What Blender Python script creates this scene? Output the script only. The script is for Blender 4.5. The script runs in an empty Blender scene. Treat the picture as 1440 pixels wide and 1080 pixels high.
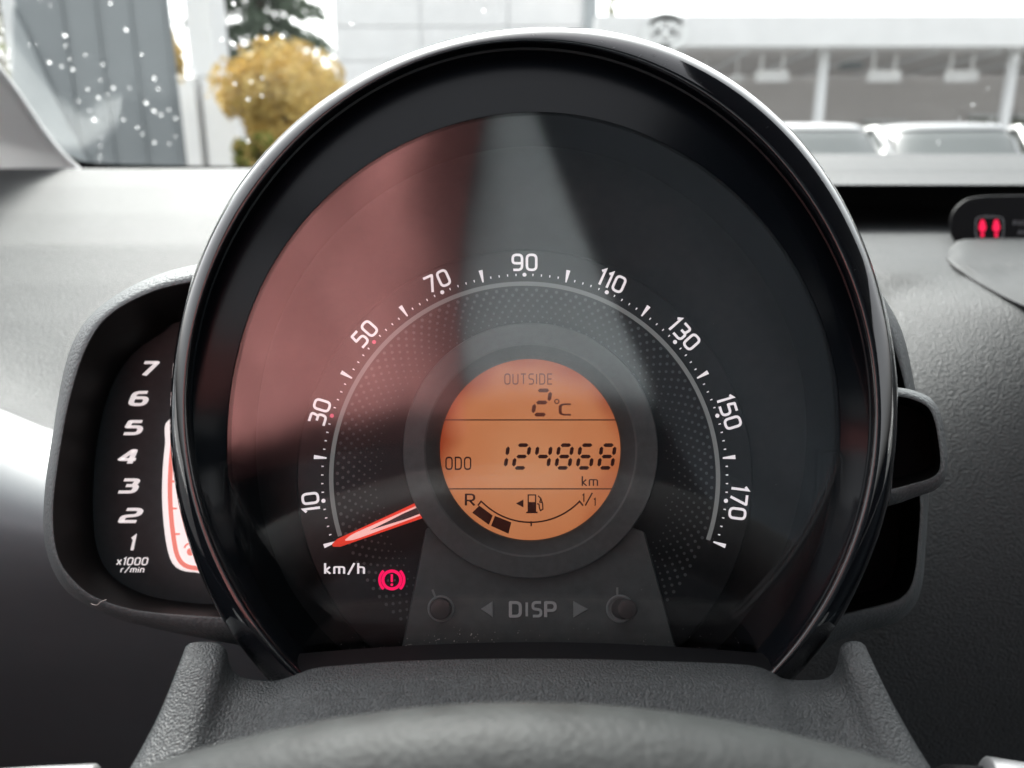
import bpy, math, random
import numpy as np
from mathutils import Vector, Matrix
R = math.radians
random.seed(7)
rng = np.random.RandomState(5)
S = bpy.context.scene
COL = S.collection

# ------------------------------------------------------------------ camera
PITCH = 15.0
CAM = Vector((0, 0, 1.05))
FPX = 1085.0
RIGHT = Vector((1, 0, 0))
FWD = Vector((0, math.cos(R(PITCH)), -math.sin(R(PITCH))))
UP = Vector((0, math.sin(R(PITCH)), math.cos(R(PITCH))))
cd = bpy.data.cameras.new("camera")
cam = bpy.data.objects.new("camera", cd)
COL.objects.link(cam)
cam.location = CAM
cam.rotation_euler = (R(90 - PITCH), 0, 0)
cd.sensor_width = 36
cd.lens = FPX / 1440 * 36
cd.clip_start = 0.005
cd.clip_end = 500
cd.dof.use_dof = True
cd.dof.focus_distance = 0.228
cd.dof.aperture_fstop = 11.0
S.camera = cam

# ------------------------------------------------------------------ light
SUN_EL, SUN_AZ = 50.0, -15.0          # azimuth measured from straight ahead, negative = left
w = bpy.data.worlds.new("World")
S.world = w
w.use_nodes = True
nt = w.node_tree
bg = nt.nodes["Background"]
sky = nt.nodes.new("ShaderNodeTexSky")
sky.sky_type = 'NISHITA'
sky.sun_disc = False
sky.sun_elevation = R(SUN_EL)
sky.sun_rotation = R(SUN_AZ)
sky.air_density = 1.0
sky.dust_density = 6.0
sky.ozone_density = 1.0
hs = nt.nodes.new("ShaderNodeHueSaturation")
hs.inputs['Saturation'].default_value = 0.14
nt.links.new(sky.outputs[0], hs.inputs['Color'])
nt.links.new(hs.outputs[0], bg.inputs[0])
bg.inputs[1].default_value = 0.15
sd = bpy.data.lights.new("sun", 'SUN')
sd.energy = 2.0
sd.angle = R(20)
sd.color = (1, .97, .92)
sun = bpy.data.objects.new("sun", sd)
COL.objects.link(sun)
_d = Vector((math.sin(R(SUN_AZ)) * math.cos(R(SUN_EL)), math.cos(R(SUN_AZ)) * math.cos(R(SUN_EL)), math.sin(R(SUN_EL))))
sun.rotation_euler = _d.to_track_quat('Z', 'Y').to_euler()
sun.location = (0, 3, 8)

S.view_settings.view_transform = 'Standard'
S.view_settings.look = 'None'
S.view_settings.exposure = 1.9
EM = 2 ** (.75 - S.view_settings.exposure)      # lit prints and screens keep their picture brightness
S.view_settings.gamma = 1
S.cycles.use_denoising = True
S.cycles.max_bounces = 10
S.cycles.transparent_max_bounces = 12
S.cycles.sample_clamp_indirect = 6
S.cycles.caustics_reflective = False
S.cycles.caustics_refractive = False
S.cycles.blur_glossy = 0.3

# ------------------------------------------------------------------ projection helpers
def ray(px, py):
    return FWD + RIGHT * ((px - 720) / FPX) - UP * ((py - 540) / FPX)
def PD(px, py, d):
    return CAM + ray(px, py) * d
def PP(px, py, pt, n):
    r = ray(px, py)
    return CAM + r * ((pt - CAM).dot(n) / r.dot(n))
def G(px, py, Y):
    r = ray(px, py)
    return CAM + r * (Y / r.y)

DT = 18.0                                  # the dial leans back
DC = CAM + FWD * 0.2288 + RIGHT * 0.00375 - UP * 0.0271
DN = Vector((0, -math.cos(R(DT)), math.sin(R(DT))))
DV = Vector((0, math.sin(R(DT)), math.cos(R(DT))))
DU = Vector((1, 0, 0))
def L(u, v, w_=0):
    return DC + DU * u + DV * v + DN * w_
def U(px, py, w_=0):
    return PP(px, py, L(0, 0, w_), DN)
MD = Matrix.Translation(DC) @ Matrix.Rotation(R(90 - DT), 4, 'X')
LT = 9.0                                  # the clear lens leans back a little less
LN = Vector((0, -math.cos(R(LT)), math.sin(R(LT))))
LP = L(0, -.082, .003)
def UL(px, py, off=0):
    return PP(px, py, LP + LN * off, LN)
def REF(px, py, dist):
    r = ray(px, py).normalized()
    p = UL(px, py)
    return p + (r - 2 * r.dot(LN) * LN) * dist

# ------------------------------------------------------------------ materials
MATS = {}
def pm(name, base, rough=.5, spec=.5, metal=0, coat=0, emit=None, estr=1, bump=None, var=0, vscale=40, ior=None, rvar=0):
    m = bpy.data.materials.new(name)
    m.use_nodes = True
    t = m.node_tree
    b = t.nodes["Principled BSDF"]
    b.inputs['Base Color'].default_value = (*base, 1)
    b.inputs['Roughness'].default_value = rough
    b.inputs['Metallic'].default_value = metal
    b.inputs['Specular IOR Level'].default_value = spec
    b.inputs['Coat Weight'].default_value = coat
    b.inputs['Coat Roughness'].default_value = .03
    if ior: b.inputs['IOR'].default_value = ior
    if emit:
        b.inputs['Emission Color'].default_value = (*emit, 1)
        b.inputs['Emission Strength'].default_value = estr * EM
    tc = t.nodes.new("ShaderNodeTexCoord")
    if var or rvar:
        n = t.nodes.new("ShaderNodeTexNoise")
        n.inputs['Scale'].default_value = vscale
        n.inputs['Detail'].default_value = 6
        t.links.new(tc.outputs['Object'], n.inputs['Vector'])
        if var:
            cr = t.nodes.new("ShaderNodeValToRGB")
            cr.color_ramp.elements[0].position = .3
            cr.color_ramp.elements[1].position = .7
            cr.color_ramp.elements[0].color = (*[max(0, c * (1 - var)) for c in base], 1)
            cr.color_ramp.elements[1].color = (*[min(1, c * (1 + var)) for c in base], 1)
            t.links.new(n.outputs['Fac'], cr.inputs['Fac'])
            t.links.new(cr.outputs['Color'], b.inputs['Base Color'])
        if rvar:
            mr = t.nodes.new("ShaderNodeMapRange")
            mr.inputs['From Min'].default_value = .3
            mr.inputs['From Max'].default_value = .7
            mr.inputs['To Min'].default_value = max(0, rough - rvar)
            mr.inputs['To Max'].default_value = min(1, rough + rvar)
            t.links.new(n.outputs['Fac'], mr.inputs['Value'])
            t.links.new(mr.outputs['Result'], b.inputs['Roughness'])
    if bump:                                # (kind, scale, strength, distance, stretch)
        kind, sc, st, dist, stretch = bump
        mp = t.nodes.new("ShaderNodeMapping")
        mp.inputs['Scale'].default_value = stretch
        t.links.new(tc.outputs['Object'], mp.inputs['Vector'])
        nz = t.nodes.new("ShaderNodeTexNoise")
        nz.inputs['Scale'].default_value = sc * .6
        nz.inputs['Detail'].default_value = 3
        t.links.new(mp.outputs[0], nz.inputs['Vector'])
        bp = t.nodes.new("ShaderNodeBump")
        bp.inputs['Strength'].default_value = st
        bp.inputs['Distance'].default_value = dist
        if kind == 'leather':
            mx = t.nodes.new("ShaderNodeMix")
            mx.data_type = 'RGBA'
            mx.inputs['Factor'].default_value = .45 / sc
            t.links.new(mp.outputs[0], mx.inputs['A'])
            t.links.new(nz.outputs['Color'], mx.inputs['B'])
            vo = t.nodes.new("ShaderNodeTexVoronoi")
            vo.feature = 'SMOOTH_F1'
            vo.inputs['Scale'].default_value = sc
            vo.inputs['Smoothness'].default_value = .4
            t.links.new(mx.outputs['Result'], vo.inputs['Vector'])
            inv = t.nodes.new("ShaderNodeMath")
            inv.operation = 'SUBTRACT'
            inv.inputs[0].default_value = 1
            t.links.new(vo.outputs['Distance'], inv.inputs[1])
            ad = t.nodes.new("ShaderNodeMath")
            ad.operation = 'MULTIPLY_ADD'
            ad.inputs[1].default_value = .5
            t.links.new(nz.outputs['Fac'], ad.inputs[0])
            t.links.new(inv.outputs[0], ad.inputs[2])
            t.links.new(ad.outputs[0], bp.inputs['Height'])
        else:
            t.links.new(nz.outputs['Fac'], bp.inputs['Height'])
        t.links.new(bp.outputs[0], b.inputs['Normal'])
    MATS[name] = m
    return m

def clear(name, ior=1.5, rough=0.0, tint=(1, 1, 1)):
    """thin clear sheet: fresnel mirror over plain transmission"""
    m = bpy.data.materials.new(name)
    m.use_nodes = True
    t = m.node_tree
    for n in list(t.nodes): t.nodes.remove(n)
    o = t.nodes.new("ShaderNodeOutputMaterial")
    mx = t.nodes.new("ShaderNodeMixShader")
    tr = t.nodes.new("ShaderNodeBsdfTransparent")
    tr.inputs[0].default_value = (*tint, 1)
    gl = t.nodes.new("ShaderNodeBsdfGlossy")
    gl.inputs['Roughness'].default_value = rough
    fr = t.nodes.new("ShaderNodeFresnel")
    fr.inputs[0].default_value = ior
    # no back-face inversion of the ratio
    geo = t.nodes.new("ShaderNodeNewGeometry")
    md = t.nodes.new("ShaderNodeMix"); md.data_type = 'FLOAT'
    md.inputs['A'].default_value = ior
    md.inputs['B'].default_value = 1 / ior
    t.links.new(geo.outputs['Backfacing'], md.inputs['Factor'])
    t.links.new(md.outputs['Result'], fr.inputs[0])
    t.links.new(fr.outputs[0], mx.inputs[0])
    t.links.new(tr.outputs[0], mx.inputs[1])
    t.links.new(gl.outputs[0], mx.inputs[2])
    t.links.new(mx.outputs[0], o.inputs[0])
    MATS[name] = m
    return m

LEA = (1, 1.6, 1)
M_dash = pm("dash_grained_plastic", (.048, .051, .052), .55, .25, bump=('leather', 800, .7, .0007, (1, 1.5, 1.5)), var=.25, vscale=900)
M_dash_dark = pm("dash_lower_plastic", (.035, .036, .037), .5, .4, bump=('leather', 620, .5, .0008, (1, 1.5, 1.5)))
M_white_trim = pm("pale_fascia_plastic", (.17, .184, .193), .4, .5, var=.03)
M_pillar = pm("pale_pillar_trim", (.8, .81, .81), .6, .3, bump=('noise', 900, .2, .0003, (1, 1, 1)))
M_black = pm("black_matt_plastic", (.006, .006, .007), .6, .15)
M_void = pm("recess_black", (.005, .0045, .0045), .5, .25, var=.4, vscale=300)
M_piano = pm("piano_black_plastic", (.005, .006, .008),   .06, .5, coat=.8, rvar=.05, vscale=150)
M_tunnel = pm("gloss_black_shroud", (.003, .0045, .0065), .25, .22)
M_dial = pm("dial_black", (.010, .011, .012), .45, .3, var=.2, vscale=400)
M_dial_outer = pm("dial_surround_black", (.014, .016, .017), .5, .3, var=.2, vscale=300)
M_dots = pm("dial_dot_print", (.09, .098, .102), .4, .4)
M_arc = pm("grey_arc_print", (.17, .18, .175), .5, .3, emit=(.17, .18, .175), estr=.35)
M_num = pm("white_dial_print", (.80, .78, .80), .5, .3, emit=(1, .95, .98), estr=.42)
M_numt = pm("white_tacho_print", (.80, .77, .77), .5, .3, emit=(1, .95, .95), estr=.36)
M_pink = pm("red_dot_print", (.7, .1, .16), .5, .3, emit=(1, .18, .3), estr=.3)
M_bez = pm("grey_green_plastic", (.085, .092, .092), .5, .4, var=.12, vscale=500, bump=('noise', 2600, .15, .0002, (1, 1, 1)))
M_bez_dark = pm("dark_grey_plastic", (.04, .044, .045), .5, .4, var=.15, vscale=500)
M_panel = pm("button_panel_plastic", (.085, .094, .094), .5, .4, var=.12, vscale=300, bump=('noise', 2600, .15, .0002, (1, 1, 1)))
M_emboss = pm("embossed_lettering", (.48, .5, .5), .4, .5)
M_button = pm("rubber_button", (.05, .04, .04), .4, .5)
M_collar = pm("button_collar", (.24, .255, .255), .4, .5)
M_lcd = pm("orange_lit_screen", (.25, .09, .03), .5, .2, emit=(.62, .155, .042), estr=.41, var=.0)
M_seg = pm("dark_screen_segment", (.045, .012, .008), .6, .2, emit=(.1, .02, .01), estr=.08)
M_seg2 = pm("dim_screen_segment", (.10, .035, .02), .6, .2, emit=(.3, .06, .03), estr=.15)
M_brake = pm("red_warning_light", (.5, .0, .1), .5, .2, emit=(1, .005, .10), estr=.62)
M_needle = pm("red_needle_edge", (.85, .06, .03), .35, .4, emit=(1, .05, .02), estr=.30)
M_needle_mid = pm("pale_needle_blade", (.8, .5, .47), .25, .5, emit=(1, .5, .46), estr=.5)
M_needle_core = pm("dark_needle_core", (.03, .035, .04), .12, .6)
M_frame = pm("pod_grained_plastic", (.105, .115, .117), .45, .5, bump=('leather', 1000, .5, .0004, (1, 1, 1)))
M_chood = pm("smooth_grey_plastic", (.045, .048, .049), .6, .2, var=.08, vscale=200)
M_tface = pm("tacho_dark_grey", (.048, .058, .062), .5, .3, var=.1, vscale=300)
M_win = pm("lit_white_display", (.8, .76, .75), .5, .3, emit=(1, .93, .92), estr=.42)
M_winred = pm("salmon_print", (.85, .32, .27), .5, .3, emit=(1, .25, .2), estr=.34)
M_cover = pm("column_cover_leather_grain", (.049, .0535, .055), .45, .5, bump=('leather', 1800, .65, .0005, (1, 1, 1)), var=.35, vscale=1500)
M_rim = pm("steering_wheel_leather", (.027, .0295, .0295), .55, .2, bump=('leather', 900, .25, .0005, (1, 1, 1)), var=.2, vscale=160)
M_rimshade = pm("rim_painted_shade", (.012, .012, .013), .5, .3)  # rim colour darkened to stand for the unlit dial side
M_silver = pm("silver_trim", (.24, .245, .25), .4, .4, metal=.4)
M_lens = clear("clear_lens", 1.9, 0.068)
M_glass = clear("windscreen_glass", 1.5, 0.0, (.96, .975, .97))
M_icon = pm("red_icon_light", (.5, .0, .05), .5, .2, emit=(1, .02, .08), estr=.6)
M_icongrey = pm("grey_icon_print", (.2, .2, .21), .5, .3)
M_dust = pm("dust_speck", (.75, .72, .68), .9, .1)
M_fibre = pm("pale_fibre", (.55, .52, .48), .8, .1)
# raindrops
m = bpy.data.materials.new("rain_water"); m.use_nodes = True
b_ = m.node_tree.nodes["Principled BSDF"]
b_.inputs['Base Color'].default_value = (1, 1, 1, 1); b_.inputs['Roughness'].default_value = 0
b_.inputs['IOR'].default_value = 1.33; b_.inputs['Transmission Weight'].default_value = 1
M_drop = m

# ------------------------------------------------------------------ mesh helpers
def catmull(pts, n, closed=True):
    pts = [np.array(p, float) for p in pts]
    N = len(pts)
    out = []
    seg = N if closed else N - 1
    for i in range(seg):
        p1, p2 = pts[i], pts[(i + 1) % N]
        p0 = pts[i - 1] if (closed or i > 0) else 2 * p1 - p2
        p3 = pts[(i + 2) % N] if (closed or i + 2 < N) else 2 * p2 - p1
        for k in range(12):
            t = k / 12
            out.append(.5 * ((2 * p1) + (-p0 + p2) * t + (2 * p0 - 5 * p1 + 4 * p2 - p3) * t * t + (-p0 + 3 * p1 - 3 * p2 + p3) * t ** 3))
    if not closed: out.append(pts[-1])
    out = np.array(out)
    if closed: out = np.vstack([out, out[:1]])
    d = np.concatenate([[0], np.cumsum(np.linalg.norm(np.diff(out, axis=0), axis=1))])
    s = np.linspace(0, d[-1], n + 1)[:-1] if closed else np.linspace(0, d[-1], n)
    return np.stack([np.interp(s, d, out[:, k]) for k in range(out.shape[1])], 1)

class MB:
    def __init__(self):
        self.v = []; self.f = []; self.mi = []; self.cur = 0
    def add(self, vs, fs):
        o = len(self.v)
        self.v += [tuple(x) for x in vs]
        for f in fs:
            self.f.append(tuple(i + o for i in f)); self.mi.append(self.cur)
        return o
    def rings(self, rings, closed=True, cap0=False, cap1=False):
        n = len(rings[0]); o = len(self.v)
        for r in rings: self.v += [tuple(p) for p in r]
        m_ = n if closed else n - 1
        for i in range(len(rings) - 1):
            for j in range(m_):
                a = o + i * n + j; b = o + i * n + (j + 1) % n
                self.f.append((a, b, b + n, a + n)); self.mi.append(self.cur)
        if cap0: self.f.append(tuple(o + j for j in range(n))[::-1]); self.mi.append(self.cur)
        if cap1: self.f.append(tuple(o + (len(rings) - 1) * n + j for j in range(n))); self.mi.append(self.cur)
    def box(self, c, s, rot=None):
        c = Vector(c); h = Vector(s) / 2
        P = []
        for dx in (-1, 1):
            for dy in (-1, 1):
                for dz in (-1, 1):
                    q = Vector((dx * h.x, dy * h.y, dz * h.z))
                    if rot is not None: q = rot @ q
                    P.append(c + q)
        self.add(P, [(0, 1, 3, 2), (4, 6, 7, 5), (0, 4, 5, 1), (2, 3, 7, 6), (0, 2, 6, 4), (1, 5, 7, 3)])
    def tube(self, pts, rad, n=10, cap=True):
        pts = [Vector(p) for p in pts]
        rads = rad if hasattr(rad, '__len__') else [rad] * len(pts)
        rr = []
        ref = None
        for i, p in enumerate(pts):
            d = (pts[min(i + 1, len(pts) - 1)] - pts[max(i - 1, 0)]).normalized()
            if ref is None: ref = d.orthogonal().normalized()
            ref = (ref - d * ref.dot(d)).normalized()
            s = d.cross(ref)
            rr.append([p + (ref * math.cos(2 * math.pi * k / n) + s * math.sin(2 * math.pi * k / n)) * rads[i] for k in range(n)])
        self.rings(rr, True, cap, cap)
    def sphere(self, c, r, n=10, m_=6, sc=(1, 1, 1)):
        c = Vector(c); rr = []
        for i in range(m_ + 1):
            a = math.pi * (i / m_ * .98 + .01)
            rr.append([c + Vector((math.sin(a) * math.cos(2 * math.pi * k / n) * r * sc[0], math.sin(a) * math.sin(2 * math.pi * k / n) * r * sc[1], math.cos(a) * r * sc[2])) for k in range(n)])
        self.rings(rr, True, True, True)

ROOTINV = {}
def rootof(o):
    while o.parent: o = o.parent
    return o
def build(mb, name, mat, parent=None, smooth=False, label=None, cat=None, group=None, kind=None, bevel=0, autos=None, solid=0):
    me = bpy.data.meshes.new(name)
    v = mb.v
    if parent is not None:
        iv = ROOTINV.get(rootof(parent).name)
        if iv is not None:
            a = np.array(v); a = np.c_[a, np.ones(len(a))] @ np.array(iv).T
            v = [tuple(x[:3]) for x in a]
        org = None
    else:
        a = np.array(v); org = (a.min(0) + a.max(0)) / 2; org[2] = a[:, 2].min()
        v = [tuple(x) for x in a - org]
    me.from_pydata(v, [], mb.f)
    mats = mat if isinstance(mat, (list, tuple)) else [mat]
    for k in mats: me.materials.append(k)
    if len(mats) > 1: me.polygons.foreach_set('material_index', mb.mi)
    if smooth: me.polygons.foreach_set('use_smooth', [True] * len(me.polygons))
    me.update()
    if smooth and autos is not None:
        try: me.set_sharp_from_angle(angle=R(autos))
        except Exception: pass
    o = bpy.data.objects.new(name, me)
    COL.objects.link(o)
    if parent is not None: o.parent = parent
    else:
        o.location = org
        ROOTINV[o.name] = Matrix.Translation(Vector(org)).inverted()
    if bevel:
        bv = o.modifiers.new("bevel", 'BEVEL'); bv.width = bevel; bv.segments = 3; bv.limit_method = 'ANGLE'; bv.angle_limit = R(40)
    tag(o, label, cat, group, kind)
    return o
def tag(o, label=None, cat=None, group=None, kind=None):
    if label: o["label"] = label
    if cat: o["category"] = cat
    if group: o["group"] = group
    if kind: o["kind"] = kind
def thing(name, label, cat, M=None, loc=None, group=None):
    o = bpy.data.objects.new(name, None)
    COL.objects.link(o)
    if M is None: M = Matrix.Translation(Vector(loc))
    o.matrix_world = M
    o.empty_display_size = .05
    ROOTINV[o.name] = M.inverted()
    tag(o, label, cat, group)
    return o

# ------------------------------------------------------------------ stroke lettering
def fillet(pts, r, closed):
    pts = [Vector(p) for p in pts]
    n = len(pts); out = []
    for i, p in enumerate(pts):
        if not closed and i in (0, n - 1):
            out.append(p); continue
        a, b = pts[i - 1], pts[(i + 1) % n]
        rr = r[i] if hasattr(r, '__len__') else r
        da, db = (a - p), (b - p)
        t = min(rr, da.length * .5 - 1e-5, db.length * .5 - 1e-5)
        if t < 1e-4: out.append(p); continue
        q0 = p + da.normalized() * t; q1 = p + db.normalized() * t
        for k in range(6):
            s = k / 5
            out.append((q0 * (1 - s) + p * s) * (1 - s) + (p * (1 - s) + q1 * s) * s)
    return out
def ribbon2d(pts, hw, closed):
    n = len(pts); lo = []; hi = []
    for i, p in enumerate(pts):
        if closed: d0 = (p - pts[i - 1]); d1 = (pts[(i + 1) % n] - p)
        else:
            d0 = (p - pts[i - 1]) if i > 0 else (pts[1] - p)
            d1 = (pts[i + 1] - p) if i < n - 1 else d0
        if d0.length < 1e-9: d0 = d1
        if d1.length < 1e-9: d1 = d0
        d0 = d0.normalized(); d1 = d1.normalized()
        n0 = Vector((-d0.y, d0.x)); n1 = Vector((-d1.y, d1.x))
        m_ = (n0 + n1)
        if m_.length < 1e-6: m_ = n0
        m_.normalize()
        k = min(1 / max(.35, m_.dot(n0)), 2.2)
        lo.append(p - m_ * hw * k); hi.append(p + m_ * hw * k)
    return lo, hi
GL = {
 '0': (.62, [(1, [(0, 0), (.62, 0), (.62, 1), (0, 1)], .27)]),
 '1': (.2, [(0, [(-.02, .84), (.17, 1.02), (.17, -.06)], .0)]),
 '2': (.6, [(0, [(.02, 1), (.6, 1), (.6, .52), (0, .42), (0, 0), (.62, 0)], [0, .22, .22, .16, .02, 0])]),
 '3': (.6, [(0, [(0, 1), (.6, 1), (.5, .53), (.18, .53)], [0, .2, .12, 0]), (0, [(.3, .53), (.62, .53), (.62, 0), (-.02, 0)], [0, .2, .24, 0])]),
 '4': (.66, [(0, [(.48, -.06), (.48, 1), (.4, 1), (0, .28), (.68, .28)], [0, .02, .02, .04, 0])]),
 '5': (.6, [(0, [(.57, 1), (.06, 1), (.02, .57), (.62, .57), (.62, 0), (-.02, 0)], [0, .03, .03, .24, .26, 0])]),
 '6': (.6, [(0, [(.56, 1), (0, 1), (0, 0), (.62, 0), (.62, .56), (.03, .56)], [0, .3, .25, .25, .22, 0])]),
 '7': (.6, [(0, [(-.02, 1), (.6, 1), (.2, -.06)], .05)]),
 '8': (.6, [(1, [(0, 0), (.62, 0), (.62, .53), (0, .53)], .2), (1, [(.04, .53), (.58, .53), (.58, 1), (.04, 1)], .2)]),
 '9': (.62, [(0, [(.04, 0), (.62, 0), (.62, 1), (0, 1), (0, .44), (.6, .44)], [0, .3, .26, .26, .2, 0])]),
 'k': (.46, [(0, [(0, 1.2), (0, 0)], 0), (0, [(.42, .78), (.06, .4), (.46, 0)], .0)]),
 'm': (.86, [(0, [(0, 0), (0, .76), (.86, .76), (.86, 0)], [0, .12, .2, 0]), (0, [(.43, .76), (.43, 0)], 0)]),
 'h': (.5, [(0, [(0, 1.2), (0, 0)], 0), (0, [(0, .74), (.5, .74), (.5, 0)], [0, .2, 0])]),
 '/': (.55, [(0, [(0, -.1), (.55, 1.2)], 0)]),
 'x': (.5, [(0, [(0, 0), (.5, .75)], 0), (0, [(0, .75), (.5, 0)], 0)]),
 'r': (.32, [(0, [(0, 0), (0, .76), (.34, .76)], [0, .14, 0])]),
 'i': (.02, [(0, [(0, 0), (0, .74)], 0), (0, [(0, .94), (0, 1.08)], 0)]),
 'n': (.5, [(0, [(0, 0), (0, .76), (.5, .76), (.5, 0)], [0, .1, .2, 0])]),
 'D': (.6, [(1, [(0, 0), (.6, 0), (.6, 1), (0, 1)], [.02, .34, .34, .02])]),
 'I': (.02, [(0, [(0, 0), (0, 1)], 0)]),
 'S': (.56, [(0, [(.56, 1), (0, 1), (0, .53), (.56, .47), (.56, 0), (0, 0)], [0, .24, .2, .2, .24, 0])]),
 'P': (.56, [(0, [(0, -.05), (0, 1), (.58, 1), (.58, .42), (0, .42)], [0, .02, .26, .26, 0])]),
 'O': (.62, [(1, [(0, 0), (.62, 0), (.62, 1), (0, 1)], .28)]),
 'U': (.6, [(0, [(0, 1), (0, 0), (.6, 0), (.6, 1)], [0, .26, .26, 0])]),
 'T': (.6, [(0, [(0, 1), (.6, 1)], 0), (0, [(.3, 1), (.3, 0)], 0)]),
 'E': (.5, [(0, [(.52, 1), (0, 1), (0, 0), (.52, 0)], .02), (0, [(0, .5), (.46, .5)], 0)]),
 'C': (.58, [(0, [(.6, 1), (0, 1), (0, 0), (.6, 0)], [0, .3, .3, 0])]),
 'R': (.56, [(0, [(0, 0), (0, 1), (.56, 1), (.56, .45), (0, .45)], [0, .02, .25, .25, 0]), (0, [(.26, .45), (.58, 0)], 0)]),
 'A': (.64, [(0, [(0, 0), (.32, 1), (.64, 0)], 0), (0, [(.1, .32), (.54, .32)], 0)]),
 'N': (.6, [(0, [(0, 0), (0, 1), (.6, 0), (.6, 1)], 0)]),
 'G': (.6, [(0, [(.6, 1), (0, 1), (0, 0), (.6, 0), (.6, .48), (.32, .48)], [0, .3, .3, .1, 0, 0])]),
 'B': (.56, [(1, [(0, 0), (.58, 0), (.58, .52), (0, .52)], [.02, .22, .2, .02]), (1, [(0, .52), (.54, .52), (.54, 1), (0, 1)], [.02, .2, .22, .02])]),
 ' ': (.4, []),
}
def strokes(txt, th, gap=.3, shear=0, wscale=1):
    """list of quad strips ([(x,y)...]lo,hi,closed) in units of cap height, and the total width"""
    x = 0; out = []
    for ch in txt:
        wd, ss = GL[ch]
        for cl, pts, r in ss:
            q = fillet([(p[0] * wscale, p[1]) for p in pts], r, cl)
            lo, hi = ribbon2d(q, th / 2, cl)
            out.append(([(p.x + x + shear * p.y, p.y) for p in lo], [(p.x + x + shear * p.y, p.y) for p in hi], cl))
        x += wd * wscale + gap
    return out, x - gap
def put_strokes(mb, ss, fmap, extr=0):
    for k, (lo, hi, cl) in enumerate(ss):
        e = k % 3 * 1.2e-5
        n = len(lo)
        a = [fmap(p[0], p[1], e + extr) for p in lo]; b = [fmap(p[0], p[1], e + extr) for p in hi]
        if extr:
            a0 = [fmap(p[0], p[1], 0) for p in lo]; b0 = [fmap(p[0], p[1], 0) for p in hi]
            rs = list(zip(a0, a, b, b0))
            mb.rings(rs + ([rs[0]] if cl else []), False)
            if not cl:
                mb.add([a0[0], a[0], b[0], b0[0]], [(0, 1, 2, 3)]); mb.add([a0[-1], a[-1], b[-1], b0[-1]], [(3, 2, 1, 0)])
        else:
            mb.rings([a, b], cl)
def text_px(mb, txt, x0, y0, x1, y1, fm, th=.16, gap=.3, shear=0, extr=0):
    """cap height y0(top)..y1(base), stretched to x0..x1; fm(px,py,off)"""
    h = (y1 - y0) * (1 - th * .9)
    ss, tw = strokes(txt, th, gap, shear)
    pad = th * h * .5
    kx = (x1 - x0 - 2 * pad) / max(tw, 1e-3) if x1 is not None else h
    put_strokes(mb, ss, lambda x, y, e: fm(x0 + pad + x * kx, y1 - th * h * .5 - y * h, e), extr)
def poly(mb, pts):
    mb.add(pts, [tuple(range(len(pts)))])
def disc(mb, c, u, v, r, n=20):
    poly(mb, [c + u * math.cos(2 * math.pi * k / n) * r + v * math.sin(2 * math.pi * k / n) * r for k in range(n)])
def dial(ang, r, w_=0):
    return L(math.sin(ang) * r, math.cos(ang) * r, w_)
def kmh(v): return R((v - 90) / 20 * 24.29)

# ------------------------------------------------------------------ speedometer
def polar_curve(pts, order=5, c=(750, 600), n=180, bottom=None):
    P = np.array(pts + (bottom or []), float) - c
    th = np.arctan2(-P[:, 1], P[:, 0]); r = np.hypot(P[:, 0], P[:, 1])
    def basis(t):
        return np.stack([np.ones_like(t)] + [g(k * t) for k in range(1, order + 1) for g in (np.cos, np.sin)], 1)
    A = basis(th)
    reg = np.diag([0] + [.02 * k ** 2 for k in range(1, order + 1) for _ in (0, 1)])
    co = np.linalg.solve(A.T @ A + reg, A.T @ r)
    t = np.linspace(0, 2 * np.pi, n, endpoint=False)
    rr = basis(t) @ co
    return np.stack([c[0] + rr * np.cos(t), c[1] - rr * np.sin(t)], 1), t
OUT = [(283, 360), (293, 338), (313, 293), (353, 235), (383, 203), (417, 167), (480, 120), (580, 77), (713, 37), (780, 36), (880, 48), (960, 78), (1027, 110), (1093, 163), (1147, 223), (1193, 293), (1220, 353), (1247, 443), (1260, 510), (1263, 577), (1258, 660), (1248, 720), (1223, 787), (1190, 860), (1147, 920), (1117, 955), (260, 427), (246, 493), (238, 560), (240, 627), (249, 715), (277, 787), (310, 863), (340, 913), (370, 953)]
CRE = [(310, 360), (333, 315), (400, 217), (480, 153), (547, 103), (647, 73), (747, 62), (847, 72), (960, 118), (1043, 182), (1110, 250), (1160, 325), (1185, 380), (1205, 430), (1222, 510), (1228, 593), (1221, 660), (1210, 720), (1193, 770), (1160, 837), (1120, 897), (1083, 947), (285, 427), (270, 493), (264, 560), (267, 627), (281, 700), (308, 777), (347, 843), (383, 897), (423, 947)]
EDG = [(392, 360), (427, 307), (480, 258), (580, 197), (680, 163), (763, 158), (847, 170), (960, 213), (1027, 265), (1077, 317), (1109, 360), (1153, 443), (1177, 527), (1183, 593), (1178, 660), (1168, 720), (1147, 787), (1110, 860), (1060, 930), (353, 440), (330, 510), (320, 560), (318, 627), (327, 720), (343, 787), (377, 860), (420, 913), (443, 938)]
out_c, T_ = polar_curve(OUT, bottom=[(750, 1118), (600, 1090), (900, 1090)])
cre_c, _ = polar_curve(CRE, bottom=[(750, 1085), (620, 1060), (890, 1060)])
edg_c, _ = polar_curve(EDG, bottom=[(750, 1035), (620, 1015), (890, 1015)])
up_ = np.clip(np.sin(T_), 0, 1)

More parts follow.
